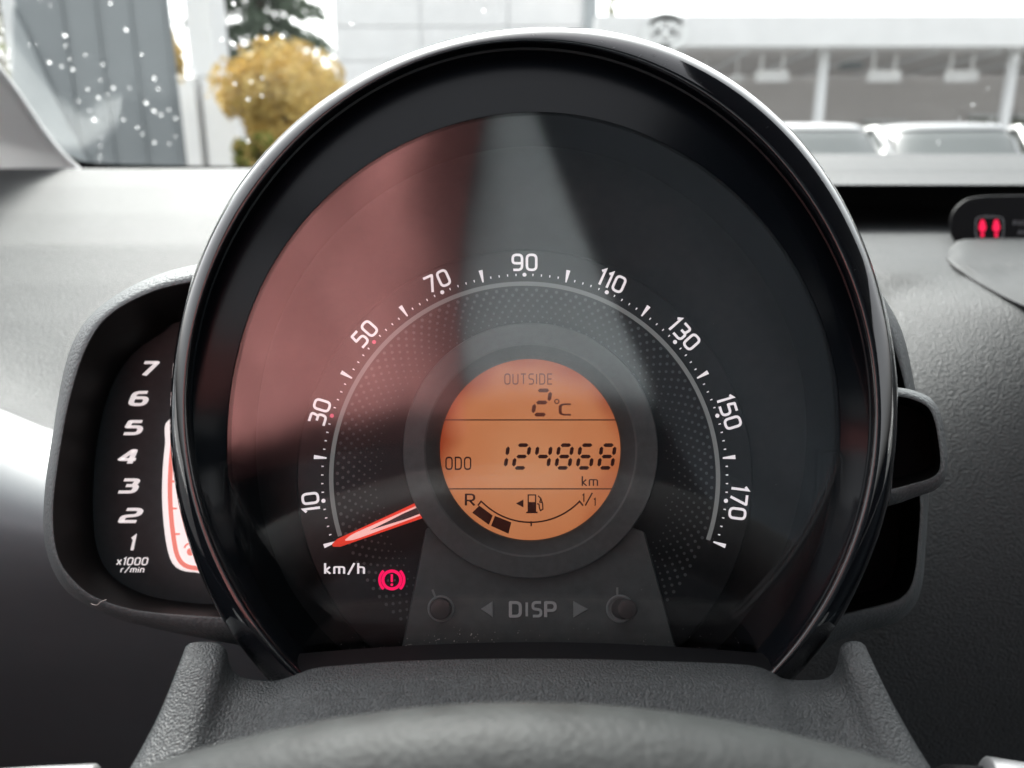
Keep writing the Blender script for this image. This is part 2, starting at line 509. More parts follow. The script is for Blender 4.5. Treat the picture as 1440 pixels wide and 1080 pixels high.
speedo = thing("speedometer", "round speedometer in a gloss black hood with orange trip screen and red needle near zero", "speedometer", M=MD)
vis = .006 * up_ ** 1.5
mb = MB()
rgs = []
for sc, w_ in ((.93, -.075), (.965, -.03), (.985, .0), (.996, .012)):
    rgs.append([U(750 + (x - 750) * sc, 600 + (y - 600) * sc, w_ + q) for (x, y), q in zip(out_c, vis)])
for t, w_ in ((0, .0175), (.02, .0205), (.05, .0228), (.10, .0246), (.18, .0258), (.30, .0266), (.45, .0272), (.62, .0277), (.78, .0279), (.9, .0276), (.97, .0268), (1.0, .0256)):
    rgs.append([U(a[0] * (1 - t) + b[0] * t, a[1] * (1 - t) + b[1] * t, w_ + q) for a, b, q in zip(out_c, cre_c, vis)])
mb.rings(rgs)
hood = build(mb, "hood", M_piano, speedo, smooth=True)
mb = MB()
rgs = []
CRw = [.0254 + q for q in vis]
for t, dp in ((0, 0), (.03, .0012), (.06, .0022), (.10, .0024), (.13, .0034)):
    rgs.append([U(a[0] * (1 - t) + b[0] * t, a[1] * (1 - t) + b[1] * t, q - dp) for a, b, q in zip(cre_c, edg_c, CRw)])
P0 = rgs[-1]; P1 = [UL(x, y, .0012) for x, y in edg_c]
for s in (.25, .5, .75, 1):
    rgs.append([a.lerp(b, s) for a, b in zip(P0, P1)])
rgs.append([p - DN * .022 + (DC + DN * 0 - p) * .01 for p in P1])
mb.rings(rgs)
build(mb, "shroud", M_tunnel, speedo, smooth=True, autos=50)

mb = MB()
for k in range(46):                          # fine scuffs on the front of the hood
    i = int(random.gauss(45, 16)) % 180; t = random.uniform(.12, .75)
    p = out_c[i] * (1 - t) + cre_c[i] * t; a = random.uniform(0, 3.14); ln = random.uniform(1, 6)
    d = np.array((math.cos(a), math.sin(a))); nn = np.array((-d[1], d[0])) * random.uniform(.12, .3)
    w_ = np.interp(t, (.1, .18, .3, .45, .62, .78), (.0246, .0258, .0266, .0272, .0277, .0279)) + vis[i] + .0002
    mb.add([U(*(p - d * ln), w_), U(*(p + nn), w_), U(*(p + d * ln), w_), U(*(p - nn), w_)], [(0, 1, 2, 3)])
build(mb, "scuff_mark", pm("pale_scuff", (.10, .105, .11), .6, .3), speedo, kind="stuff")

# lens: a thin slab
mb = MB()
for off in (.0008, -.0008):
    ring = [UL(x, y, off) for x, y in edg_c]
    c = sum(ring, Vector()) / len(ring)
    n = len(ring)
    fs = [(n, i, (i + 1) % n) for i in range(n)]
    mb.add(ring + [c], fs if off > 0 else [f[::-1] for f in fs])
lens = build(mb, "lens", M_lens, speedo, smooth=False)

mb = MB()                                   # recessed surround behind the number plate
ring = [U(750 + (x - 750) * 1.02, 600 + (y - 600) * 1.02, -.012) for x, y in edg_c]
mb.add(ring, [tuple(range(len(ring)))])
build(mb, "dial_surround", M_dial_outer, speedo)
mb = MB()                                   # number plate with a turned edge
n = 120
for r0, w0, r1, w1 in ((.0672, 0, .0680, -.0007), (.0680, -.0007, .0690, -.0118)):
    mb.rings([[dial(2 * math.pi * k / n, r1, w1) for k in range(n)], [dial(2 * math.pi * k / n, r0, w0) for k in range(n)]])
poly(mb, [dial(-2 * math.pi * k / n, .0672, 0) for k in range(n)])
plate = build(mb, "dial_plate", M_dial, speedo)

mb = MB()                                   # scale arc
a0, a1 = kmh(1.0), kmh(180)
N = 120
mb.rings([[dial(a0 + (a1 - a0) * k / N, .05665, .00022) for k in range(N + 1)], [dial(a0 + (a1 - a0) * k / N, .05795, .00022) for k in range(N + 1)]], False)
build(mb, "scale_arc", M_arc, speedo)

def number(v):
    mb = MB()
    a = kmh(v); txt = str(v)
    h = .00455
    ss, tw = strokes(txt, .17, .32)
    c = dial(a, .06375, .00022)
    u = DU * math.cos(a) - DV * math.sin(a); vv = DU * math.sin(a) + DV * math.cos(a)
    put_strokes(mb, ss, lambda x, y, e: c + u * (x - tw / 2) * h + vv * (y - .5) * h + DN * e)
    return build(mb, "numeral", M_num, speedo)
for v in range(10, 180, 20):
    number(v)
    mb = MB()
    disc(mb, dial(kmh(v), .0600, .0002), DU, DV, .00062)
    build(mb, "scale_dot", M_pink if v in (30, 50) else M_num, speedo, label="red dot of the scale" if v in (30, 50) else None)
for v in range(0, 200, 20):
    mb = MB()
    a = kmh(v)
    t = DU * math.cos(a) - DV * math.sin(a)
    p0, p1 = dial(a, .0590, .0002), dial(a, .06275, .0002)
    poly(mb, [p0 - t * .00022, p0 + t * .00022, p1 + t * .00062, p1 - t * .00062])
    build(mb, "scale_wedge", M_num, speedo)
mb = MB()
for v in range(2, 180, 2):
    if v % 10 == 0: continue
    a = kmh(v); t = DU * math.cos(a) - DV * math.sin(a)
    p0, p1 = dial(a, .0596, .0002), dial(a, .0603, .0002)
    poly(mb, [p0 - t * .00013, p0 + t * .00013, p1 + t * .0002, p1 - t * .0002])
build(mb, "scale_tick", M_num, speedo, kind="stuff")
mb = MB()                                   # printed dot pattern of the plate
for j in range(11):
    r = .0395 + .0016 * j
    rad = .00014 + .00038 * (j / 10) ** .9
    cnt = 116
    for i in range(cnt):
        a = 2 * math.pi * (i + j * .42) / cnt
        if abs((math.degrees(a) % 360) - 180) < 31: continue
        if j < 1 + 2 * abs(math.sin(i * .5)): continue
        disc(mb, dial(a, r, .0001), DU, DV, rad, 8)
build(mb, "dot_pattern", M_dots, speedo, kind="stuff")
mb = MB()
text_px(mb, "km/h", 456, 793, 513, 808, lambda x, y, e: U(x, y, .0002 + e), th=.19, gap=.34)
build(mb, "unit_lettering", M_num, speedo, label="km/h in white letters")

# needle
mb = MB()
NW = .0045
tip, tl, tr_ = (469, 765), (472, 771), (468, 760)
pr0, pr1 = (582, 733), (575, 707)
def nl(t, s):  # along 0 tip..1 root, s -1..1
    a = np.array((470, 766.0)); b = np.array((590, 717.5))
    c = a + (b - a) * t
    d = (b - a) / np.linalg.norm(b - a); nrm = np.array((-d[1], d[0]))
    hwid = 5.5 + 6.5 * t
    return c + nrm * s * hwid
def nstrip(mb, s0, s1, t0, t1, w_, taper=None):
    K = 12; A = []; B = []
    for k in range(K + 1):
        t = t0 + (t1 - t0) * k / K
        f = 1 if taper is None else taper(t)
        A.append(U(*nl(t, s0 * f), w_)); B.append(U(*nl(t, s1 * f), w_))
    mb.rings([A, B], False)
K = 14
rg = []
for k in range(K + 1):
    t = -.02 + 1.02 * k / K
    g = min(1, (k + .6) / 1.6)
    rg.append([U(*nl(t, -g), NW - .001), U(*nl(t, -g), NW), U(*nl(t, g), NW), U(*nl(t, g), NW - .001)])
mb.rings(rg, True, True, True)
needle = build(mb, "needle", M_needle, speedo)
mb = MB(); nstrip(mb, -.62, .62, .13, .985, NW + .0001, lambda t: min(1, (t - .13) / .12 + .25)); build(mb, "needle_blade", M_needle_mid, needle)
mb = MB(); nstrip(mb, -.40, .40, .42, .985, NW + .0002, lambda t: min(1, (t - .42) / .42 + .04)); build(mb, "needle_core", M_needle_core, needle)

# trip screen and bezel: a stepped ring about the screen centre
BC = U(746, 632, .006)
SCL = 1 / FPX * (BC - CAM).dot(FWD)
def bz(a, rpx, w_):
    return BC + (DU * math.cos(a) + DV * math.sin(a)) * rpx * SCL + DN * (w_ - .006)
mb = MB(); N = 96
def ringset(mb, prof):
    mb.rings([[bz(2 * math.pi * k / N, r, w_) for k in range(N)] for r, w_ in prof])
ringset(mb, [(183, -.001), (180, .0052), (178.5, .0060), (150, .0062), (147.5, .0059)])
build(mb, "display_bezel", M_bez, speedo, smooth=True, autos=25)
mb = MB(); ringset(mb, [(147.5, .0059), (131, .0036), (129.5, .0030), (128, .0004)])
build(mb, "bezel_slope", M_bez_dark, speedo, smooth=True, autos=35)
ringset_ = None
WS = .0022
SC_ = U(745, 632, WS)
mb = MB(); poly(mb, [U(745 + 129 * math.cos(2 * math.pi * k / N), 632 - 129 * math.sin(2 * math.pi * k / N), WS) for k in range(N)])
def backlight():
    t = M_lcd.node_tree; b = t.nodes["Principled BSDF"]
    tc = t.nodes.new("ShaderNodeTexCoord")
    vm = t.nodes.new("ShaderNodeVectorMath"); vm.operation = 'DISTANCE'
    c = MD.inverted() @ U(752, 655, WS); vm.inputs[1].default_value = c
    t.links.new(tc.outputs['Object'], vm.inputs[0])
    nz = t.nodes.new("ShaderNodeTexNoise"); nz.inputs['Scale'].default_value = 70; nz.inputs['Detail'].default_value = 1
    t.links.new(tc.outputs['Object'], nz.inputs['Vector'])
    mr = t.nodes.new("ShaderNodeMath"); mr.operation = 'MULTIPLY_ADD'; mr.inputs[1].default_value = 1 / .031
    t.links.new(vm.outputs['Value'], mr.inputs[0])
    ml = t.nodes.new("ShaderNodeMath"); ml.operation = 'MULTIPLY_ADD'; ml.inputs[1].default_value = .5; ml.inputs[2].default_value = -.25
    t.links.new(nz.outputs['Fac'], ml.inputs[0]); t.links.new(ml.outputs[0], mr.inputs[2])
    cr = t.nodes.new("ShaderNodeValToRGB")
    el = cr.color_ramp.elements
    el[0].position = .15; el[0].color = (.74, .32, .15, 1)
    el[1].position = .97; el[1].color = (.36, .05, .014, 1)
    e = el.new(.72); e.color = (.66, .235, .095, 1)
    t.links.new(mr.outputs[0], cr.inputs['Fac']); t.links.new(cr.outputs[0], b.inputs['Emission Color'])
backlight()
screen = build(mb, "screen", M_lcd, speedo)
fs_ = lambda x, y, e=0: U(x, y, WS + .00018 + e)
def spart(name, f, mat=M_seg, label=None):
    mb = MB(); f(mb); return build(mb, name, mat, screen, label=label)
spart("screen_word", lambda m_: text_px(m_, "OUTSIDE", 709, 525, 777, 541, fs_, th=.13, gap=.36), M_seg2, "OUTSIDE on the trip screen")
spart("screen_word", lambda m_: text_px(m_, "ODO", 626, 642, 663, 661, fs_, th=.14, gap=.34), M_seg, "ODO on the trip screen")
spart("screen_word", lambda m_: text_px(m_, "km", 818, 671, 841, 684, fs_, th=.15, gap=.3), M_seg, "km on the trip screen")
SEGS = {'0': 'abcdef', '1': 'bc', '2': 'abged', '4': 'fgbc', '8': 'abcdefg', '6': 'afgedc'}
def seg7(m_, ch, x0, y0, wd, h, th, sh=.14):
    hw = th / 2; g = th * .35; mid = h / 2
    def hexq(p, q):
        p = np.array(p); q = np.array(q); d = (q - p) / np.linalg.norm(q - p); nn = np.array((-d[1], d[0]))
        p = p + d * g; q = q - d * g
        P = [p, p + d * hw + nn * hw, q - d * hw + nn * hw, q, q - d * hw - nn * hw, p + d * hw - nn * hw]
        poly(m_, [fs_(x0 + a[0] + sh * (h - a[1]), y0 + a[1]) for a in P])
    Z = {'a': ((0, 0), (wd, 0)), 'b': ((wd, 0), (wd, mid)), 'c': ((wd, mid), (wd, h)), 'd': ((0, h), (wd, h)), 'e': ((0, mid), (0, h)), 'f': ((0, 0), (0, mid)), 'g': ((0, mid), (wd, mid))}
    for s in SEGS[ch]: hexq(*Z[s])
for ch, x in zip("124868", (692, 722, 752, 782, 812, 842)):
    spart("screen_digit", lambda m_: seg7(m_, ch, x, 626, 18.5, 32, 5.2))
spart("screen_digit", lambda m_: seg7(m_, '2', 749.5, 549, 20, 34, 5.4), M_seg2, "temperature digit")
def degc(m_):
    text_px(m_, "C", 786.5, 567, 803.5, 584.5, fs_, th=.17)
    q = [Vector((783 + 3 * math.cos(t * .524), 564.5 + 3 * math.sin(t * .524))) for t in range(12)]
    lo, hi = ribbon2d(q, .8, True); m_.rings([[fs_(*p) for p in lo], [fs_(*p) for p in hi]])
spart("degree_sign", degc, M_seg2)
def hline(m_, x0, x1, y): poly(m_, [fs_(x0, y - .8), fs_(x1, y - .8), fs_(x1, y + .8), fs_(x0, y + .8)])
spart("screen_rule", lambda m_: hline(m_, 623, 866, 590.5))
spart("screen_rule", lambda m_: hline(m_, 630, 861, 687.5))
spart("gauge_letter", lambda m_: text_px(m_, "R", 654, 694, 668, 712, fs_, th=.15))
def frac(m_):
    text_px(m_, "1", 818.5, 694, None, 706, fs_, th=.17)
    text_px(m_, "1", 834.5, 700, None, 711.5, fs_, th=.17)
    lo, hi = ribbon2d([Vector((823, 711)), Vector((833, 693))], 1, False); m_.rings([[fs_(*p) for p in lo], [fs_(*p) for p in hi]], False)
spart("full_tank_mark", frac)
def garc(m_):
    cx, cy, rr = 746, 639, 95.5
    q = [Vector((672, 711)), Vector((676.5, 705))] + [Vector((cx + rr * math.sin(R(t)), cy + rr * math.cos(R(t)))) for t in np.linspace(-44, 44, 24)] + [Vector((815, 705)), Vector((820, 711))]
    for e, seg in enumerate((q, [Vector((747, 733)), Vector((747, 740))])):
        lo, hi = ribbon2d(seg, 1.1, False); m_.rings([[fs_(*p, e * 1e-5) for p in lo], [fs_(*p, e * 1e-5) for p in hi]], False)
spart("fuel_arc", garc)
spart("fuel_block", lambda m_: poly(m_, [fs_(*p) for p in ((674, 711), (693, 725), (687.5, 738), (664, 721))]))
spart("fuel_block", lambda m_: poly(m_, [fs_(*p) for p in ((696, 725.5), (719, 734.5), (715, 750.5), (690.5, 739.5))]))
def pump(m_):
    poly(m_, [fs_(*p) for p in ((742, 706), (754, 706), (754, 720), (742, 720))])
    poly(m_, [fs_(*p, 1e-5) for p in ((740, 719.5), (756, 719.5), (756, 721.8), (740, 721.8))])
    for k, q in enumerate(([(742.8, 706), (742.8, 696), (753.2, 696), (753.2, 706)], [(756.5, 697), (760.5, 701), (763, 708), (763.5, 716), (760, 718), (758.5, 714), (758, 709), (755, 708.5)], [(760.5, 701), (759, 706), (762.5, 707)])):
        lo, hi = ribbon2d([Vector(p) for p in q], .85, False); m_.rings([[fs_(*p, 2e-5 + k * 1e-5) for p in lo], [fs_(*p, 2e-5 + k * 1e-5) for p in hi]], False)
spart("fuel_pump_icon", pump)
spart("filler_arrow", lambda m_: poly(m_, [fs_(*p) for p in ((725.5, 708), (736, 702.5), (736, 713.5))]))

# brake warning light
def circ(cx, cy, r, a0=0, a1=360, n=24, inc=False):
    return [Vector((cx + r * math.cos(R(a0 + (a1 - a0) * k / n)), cy - r * math.sin(R(a0 + (a1 - a0) * k / n)))) for k in range(n + (1 if inc else 0))]
mb = MB()
fw_ = lambda x, y, e=0: U(x, y, .0003 + e)
def rib(mb, q, hw, cl, fm, e=0):
    lo, hi = ribbon2d(q, hw, cl); mb.rings([[fm(p.x, p.y, e) for p in lo], [fm(p.x, p.y, e) for p in hi]], cl)
bx_, by_ = 551, 815.5
rib(mb, circ(bx_, by_, 12.6), 2.1, True, fw_)
rib(mb, circ(bx_, by_, 17.2, 132, 228, 14, True), 1.9, False, fw_, 1e-5)
rib(mb, circ(bx_, by_, 17.2, -48, 48, 14, True), 1.9, False, fw_, 1e-5)
rib(mb, [Vector((bx_, by_ - 8)), Vector((bx_, by_ + 3))], 1.6, False, fw_)
disc(mb, fw_(bx_, by_ + 6.8), DU, DV, .00042, 10)
build(mb, "brake_warning_light", M_brake, speedo, label="lit red brake warning symbol")

# button panel
PW = .0035
mb = MB()
pp = [(600, 744)] + [(746 + 178 * math.cos(R(t)), 632 - 178 * math.sin(R(t))) for t in range(218, 323, 8)] + [(905, 748), (947, 905), (985, 1000), (540, 1000), (568, 905)]
top = [U(x, y, PW) for x, y in pp]
bot = [U(750 + (x - 750) * 1.012, y, -.001) for x, y in pp]
mb.add(top, [tuple(range(len(pp)))[::-1]])
mb.rings([bot, top])
panel = build(mb, "button_panel", M_panel, speedo, bevel=.0006)
fp_ = lambda x, y, e=0: U(x, y, PW + .00005) + DN * e
for ch, xa, xb in (("D", 716, 733.5), ("I", 739, 745.5), ("S", 747.5, 762.5), ("P", 765.5, 782)):
    mb = MB(); 
    if ch == "I": text_px(mb, ch, xa, 845, None, 868, fp_, th=.19, extr=.0005)
    else: text_px(mb, ch, xa, 845, xb, 868, fp_, th=.19, extr=.0005)
    build(mb, "embossed_letter", M_emboss, panel, bevel=.00012)  # letters coloured paler than their panel to paint in lit edges
for tri in ([(676, 856.5), (693.5, 845), (693.5, 868.5)], [(827, 856.5), (806, 845), (806, 868.5)]):
    mb = MB()
    a = [fp_(*p) for p in tri]
    c = sum(a, Vector()) / 3
    b = [fp_(*p, .0004).lerp(c + DN * .0004, .14) for p in tri]
    mb.rings([a, b], True, False, True)
    build(mb, "embossed_arrow", M_collar, panel)
for (cx, cy), (kx, ky), rc, rk in (((620, 856), (619, 857), 17.5, 15), ((872, 856), (882, 857), 18.5, 14.5)):
    mb = MB(); nn = 28
    def cr(x, y, r, w_): return [U(x + r * math.cos(2 * math.pi * k / nn), y - r * math.sin(2 * math.pi * k / nn), w_) for k in range(nn)]
    mb.rings([cr(cx, cy, rc + 1.5, PW), cr(cx, cy, rc + .5, PW + .0008), cr(cx, cy, rc - 1.5, PW + .0008), cr(cx, cy, rc - 2.5, PW + .0001)], True, False, True)
    collar = build(mb, "button_collar", M_collar, panel, smooth=True, autos=40)
    mb = MB()
    h = .0045 if cx > 700 else .0032
    mb.rings([cr(cx + (kx - cx) * .2, cy, rk, PW), cr(kx, ky, rk, PW + h * .8), cr(kx, ky, rk - 1, PW + h * .95), cr(kx, ky, rk - 3, PW + h)], True, False, True)
    build(mb, "push_button", M_button, panel, smooth=True, autos=50)
    mb = MB()
    q = [Vector((cx - 12, cy - 27)), Vector((cx - 7, cy - 14))] if cx < 700 else [Vector((cx - 4, cy - 30)), Vector((cx - 4, cy - 18))]
    rib(mb, q, 1.6, False, fp_)
    build(mb, "worn_mark", M_collar, panel)
# ------------------------------------------------------------------ pods beside the speedometer
def pod(name, label, cat, outer, crest, face, w_o, w_c, w_f, back, mats, n=120):
    root = thing(name, label, cat, M=Matrix.Translation(U(*np.mean(outer, 0), w_f)) @ Matrix.Rotation(R(90 - DT), 4, 'X'))
    o_, c_, f_ = (catmull(x, n) for x in (outer, crest, face))
    mb = MB()
    rg = []
    cen = np.mean(o_, 0)
    rg.append([U(*(cen + (p - cen) * .985), back) for p in o_])
    rg.append([U(*p, w_o) for p in o_])
    for t, k in ((.25, .55), (.5, .85), (.75, 1.0), (.93, 1.0), (1.0, .9)):
        rg.append([U(*(a * (1 - t) + b * t), w_o + (w_c - w_o) * k) for a, b in zip(o_, c_)])
    mb.rings(rg)
    build(mb, "pod_frame", mats[0], root, smooth=True, autos=60)
    mb = MB()
    A = [U(*p, w_o + (w_c - w_o) * .9) for p in c_]; B = [U(*p, w_f + .003) for p in f_]; C_ = [U(*(p * .985 + np.mean(f_, 0) * .015), w_f) for p in f_]
    mb.rings([A, [a.lerp(b, .5) for a, b in zip(A, B)], B, C_])
    build(mb, "pod_recess", mats[1], root, smooth=True, autos=60)
    mb = MB()
    poly(mb, C_)
    fo = build(mb, "pod_face", mats[2], root)
    return root, fo
t_out = [(420, 350), (275, 372), (205, 393), (150, 424), (112, 463), (90, 520), (74, 610), (62, 700), (64, 770), (88, 825), (130, 855), (200, 880), (335, 907), (420, 917), (440, 640)]
t_cre = [(420, 377), (268, 398), (205, 415), (152, 446), (122, 490), (99, 560), (84, 640), (75, 720), (82, 782), (108, 820), (140, 842), (200, 859), (312, 868), (420, 873), (440, 640)]
t_fac = [(420, 440), (262, 447), (222, 468), (180, 500), (151, 550), (134, 620), (128, 700), (133, 770), (155, 812), (200, 838), (260, 850), (310, 853), (420, 855), (440, 640)]
WF = -.045
tach, tf = pod("tachometer", "tachometer in a grey rimmed pod left of the speedometer, white italic 1 to 7", "tachometer", t_out, t_cre, t_fac, -.026, -.016, WF, -.085, (M_frame, M_void, M_tface))
ft_ = lambda x, y, e=0: U(x, y, WF + .0004 + e)
for ch, x0, y0, x1, y1 in (("7", 196, 507, 217, 529), ("6", 182, 549, 204, 571), ("5", 173.5, 590, 196, 612), ("4", 166, 631, 190.5, 653), ("3", 166, 672, 189.5, 694), ("2", 169, 713.5, 193, 735.5), ("1", 180.5, 752, None, 775)):
    mb = MB()
    text_px(mb, ch, x0 - (1 if ch != "1" else 0), y0, x1, y1, ft_, th=.25, shear=.22)
    build(mb, "numeral", M_numt, tach)
mb = MB(); text_px(mb, "x1000", 163, 783.5, 207, 795, ft_, th=.19, gap=.32, shear=.2); build(mb, "scale_lettering", M_numt, tach, label="x1000 in white italics")
mb = MB(); text_px(mb, "r/min", 169, 797, 202, 805.5, ft_, th=.2, gap=.34, shear=.2); build(mb, "scale_lettering", M_numt, tach, label="r/min in white italics")
wo = [(238, 590), (232, 625), (228.5, 665), (228, 705), (231, 745), (236, 775), (243, 793), (255, 802), (275, 805), (330, 806), (330, 690), (300, 590)]
mb = MB(); oc = catmull(wo, 80)
A = [U(*p, WF + .0001) for p in oc]; B = [U(*(p * .985 + np.mean(oc, 0) * .015), WF + .0011) for p in oc]
mb.rings([A, B], True, False, True)
win = build(mb, "rev_window", M_win, tach)
fw2 = lambda x, y, e=0: U(x, y, WF + .0014 + e)
mb = MB()
q = catmull([(244.5, 612), (240.5, 650), (239, 690), (241, 730), (246, 768), (251, 785), (260, 795), (276, 799), (300, 799)], 40, False)
rib(mb, [Vector(p) for p in q], 3.3, False, fw2)
build(mb, "red_border", M_winred, win)
for y, x in ((677, 240.5), (715, 242), (751, 246)):
    mb = MB(); poly(mb, [fw2(x, y - 1.6, 2e-5), fw2(x + 7, y - 1.2, 2e-5), fw2(x + 7, y + 1.2, 2e-5), fw2(x, y + 1.6, 2e-5)]); build(mb, "rev_tick", M_winred, win)
mb = MB()
disc(mb, fw2(268, 776), DU, DV, .00135, 16)
rib(mb, circ(268, 773, 9, 100, 165, 8, True), 1.3, False, fw2, 1e-5)
build(mb, "red_mark", M_winred, win)

r_out = [(1100, 400), (1225, 408), (1249, 428), (1270, 470), (1284, 530), (1297, 610), (1305, 697), (1302, 767), (1296, 827), (1279, 861), (1249, 879), (1208, 888), (1180, 901), (1080, 925), (1060, 640)]
r_cre = [(1100, 425), (1215, 430), (1236, 450), (1256, 490), (1271, 540), (1284, 615), (1293, 700), (1291, 753), (1284, 813), (1268, 839), (1240, 850), (1189, 862), (1160, 868), (1080, 880), (1060, 640)]
r_fac = [(1100, 470), (1205, 480), (1225, 500), (1240, 530), (1252, 570), (1262, 625), (1268, 700), (1266, 750), (1260, 800), (1246, 825), (1225, 834), (1180, 842), (1150, 846), (1080, 850), (1060, 640)]
pod("side_pod", "black recessed pod with a grey rim behind the right side of the speedometer", "instrument pod", r_out, r_cre, r_fac, -.044, -.036, -.062, -.10, (M_frame, M_void, M_black))
c_out = [(1190, 540), (1263, 545), (1290, 551), (1311, 562), (1323, 583), (1330, 618), (1333, 648), (1328, 675), (1313, 690), (1285, 700), (1252, 711), (1190, 722), (1175, 640)]
c_cre = [(1190, 553), (1263, 558), (1288, 564), (1304, 573), (1313, 590), (1319, 620), (1322, 648), (1319, 664), (1307, 673), (1280, 681), (1252, 688), (1190, 697), (1175, 640)]
c_fac = [(1190, 562), (1255, 567), (1280, 572), (1296, 582), (1304, 598), (1309, 624), (1311, 645), (1308, 655), (1299, 662), (1275, 669), (1250, 675), (1190, 684), (1178, 640)]
pod("control_pod", "small black box with a pale top edge sticking out right of the speedometer", "control pod", c_out, c_cre, c_fac, -.012, -.008, -.028, -.05, (M_frame, M_void, M_black))

# ------------------------------------------------------------------ dashboard
LPROF = [(237, .875), (262, .79), (300, .70), (345, .62), (400, .56), (450, .515), (500, .475), (540, .445), (565, .425), (580, .411), (588, .400)]
RPROF = [(216, .98), (238, .76), (239.5, .753), (241.5, .748), (255, .63), (258.5, .606), (260, .602), (261.5, .605), (262, .74), (285, .735), (296, .72), (304, .69), (318, .63), (338, .545), (344, .530), (352, .505), (385, .456), (430, .43), (500, .404), (580, .381), (680, .363), (800, .353), (950, .350), (1100, .36), (1300, .40)]
def resample(pr, n):
    pr = np.array(pr, float); s = np.linspace(0, len(pr) - 1, n)
    return np.stack([np.interp(s, np.arange(len(pr)), pr[:, k]) for k in (0, 1)], 1)
dash = thing("dashboard", "pale grey grained dashboard top under the windscreen, running behind the instruments", "dashboard", loc=(0, .6, 1.0))
mb = MB()
cols = [-2600, -1500, -900] + list(range(-500, 701, 40))
rows = resample(LPROF, 61)
g = []
for px in cols:
    c_ = []
    for r_, d_ in rows:
        wgt = np.clip((r_ - 470) / 118, 0, 1) ** 1.5
        c_.append(PD(px, r_ + wgt * .42 * np.clip(px - 30, -200, 60), d_))
    g.append(c_)
mb.rings(g, False)
build(mb, "dash_top", M_dash, dash, smooth=True, autos=50)
FPR = catmull([(588, .400), (591, .398), (600, .3955), (640, .379), (680, .366), (715, .359), (750, .357), (785, .362), (820, .374), (860, .394), (905, .42), (960, .46), (1100, .58), (1300, .72)], 70, False)
mb = MB()
g = []
for px in cols:
    c_ = []
    off = .42 * np.clip(px - 30, -200, 60)
    for r_, d_ in FPR:
        c_.append(PD(px, r_ + off * np.clip(1 - (r_ - 588) / 300, 0, 1), d_))
    g.append(c_)
mb.rings(g, False)
build(mb, "side_fascia", M_white_trim, dash, smooth=True, label="smooth pale panel below the dash edge at left")
mb = MB()
cols = list(range(720, 1801, 30)) + [2100, 2700, 3600]
rows = []
for i in range(len(RPROF) - 1):
    (r0, d0), (r1, d1) = RPROF[i], RPROF[i + 1]
    k = max(1, int((r1 - r0) / 12))
    for j in range(k): rows.append((r0 + (r1 - r0) * j / k, d0 + (d1 - d0) * j / k))
rows.append(RPROF[-1])
# smooth the lower curve
rr_ = np.array(rows); i0 = np.argmax(rr_[:, 0] > 344)
xs = np.linspace(0, 1, len(rr_) - i0)
pf = np.polyfit(rr_[i0:, 0], rr_[i0:, 1], 5)
rr_[i0 + 3:, 1] = np.polyval(pf, rr_[i0 + 3:, 0])
rows_lo = rr_[:]
def dash_depth(px, r_):
    k = np.clip((r_ - 350) / 90, 0, 1); k = k * k * (3 - 2 * k)
    return np.interp(r_ + k * .55 * np.clip(px - 1265, -70, 330), rr_[:, 0], rr_[:, 1])
g = []
for px in cols:
    g.append([PD(px, r_, dash_depth(px, r_)) for r_, d_ in rr_])
mb.rings(g, False)
build(mb, "dash_panel", M_dash, dash, smooth=True, autos=40, label="grained dash right of the instruments with a dark slot under its ledge")
mb = MB()                                   # closing floor under the cluster
mb.box((.0, .62, .60), (1.6, .5, .02))
build(mb, "knee_panel", M_dash_dark, dash)

# airbag and belt indicator
ai = thing("seatbelt_indicator", "black rounded indicator panel with two red belt symbols in the dash slot", "indicator panel", loc=PD(1400, 310, .60))
AD = .535
mb = MB()
ol = [(1352, 284), (1372, 277), (1420, 275), (1600, 275), (1640, 290), (1650, 315), (1640, 340), (1600, 348), (1365, 348), (1345, 342), (1336, 325), (1337, 302)]
oc = catmull(ol, 80)
fa = lambda x, y, e=0: PD(x, y, AD - .0006 - e)
mb.rings([[PD(x, y, AD + .06) for x, y in oc], [PD(x, y, AD + .001) for x, y in oc], [PD(*(np.array((x, y)) * .985 + np.array((1490, 312)) * .015), AD) for x, y in oc]], True, True, True)
build(mb, "indicator_panel", M_black, ai, smooth=True, autos=50)
mb = MB(); rib(mb, fillet([(1372, 305), (1411, 305), (1411, 336), (1372, 336)], 8, True), .9, True, fa); build(mb, "icon_outline", M_icongrey, ai)
for cx in (1381.5, 1401):
    mb = MB()
    poly(mb, [fa(*p) for p in ((cx - 2.2, 309), (cx + 2.2, 309), (cx + 3.5, 313), (cx + 5.5, 321), (cx + 2.5, 326), (cx - 2.5, 326), (cx - 5.5, 321), (cx - 3.5, 313))])
    poly(mb, [fa(*p, 1e-5) for p in ((cx - 2, 327.5), (cx + 2, 327.5), (cx + 2.5, 333), (cx - 2.5, 333))])
    build(mb, "belt_symbol", M_icon, ai)
mb = MB(); text_px(mb, "REAR", 1384, 302.5, 1398, 306, fa, th=.18); build(mb, "indicator_lettering", M_icongrey, ai)
mb = MB(); text_px(mb, "PASSENGER", 1425, 310, 1478, 317, fa, th=.18); text_px(mb, "AIRBAG", 1431, 323, 1470, 330, fa, th=.18); build(mb, "indicator_lettering", M_icongrey, ai)

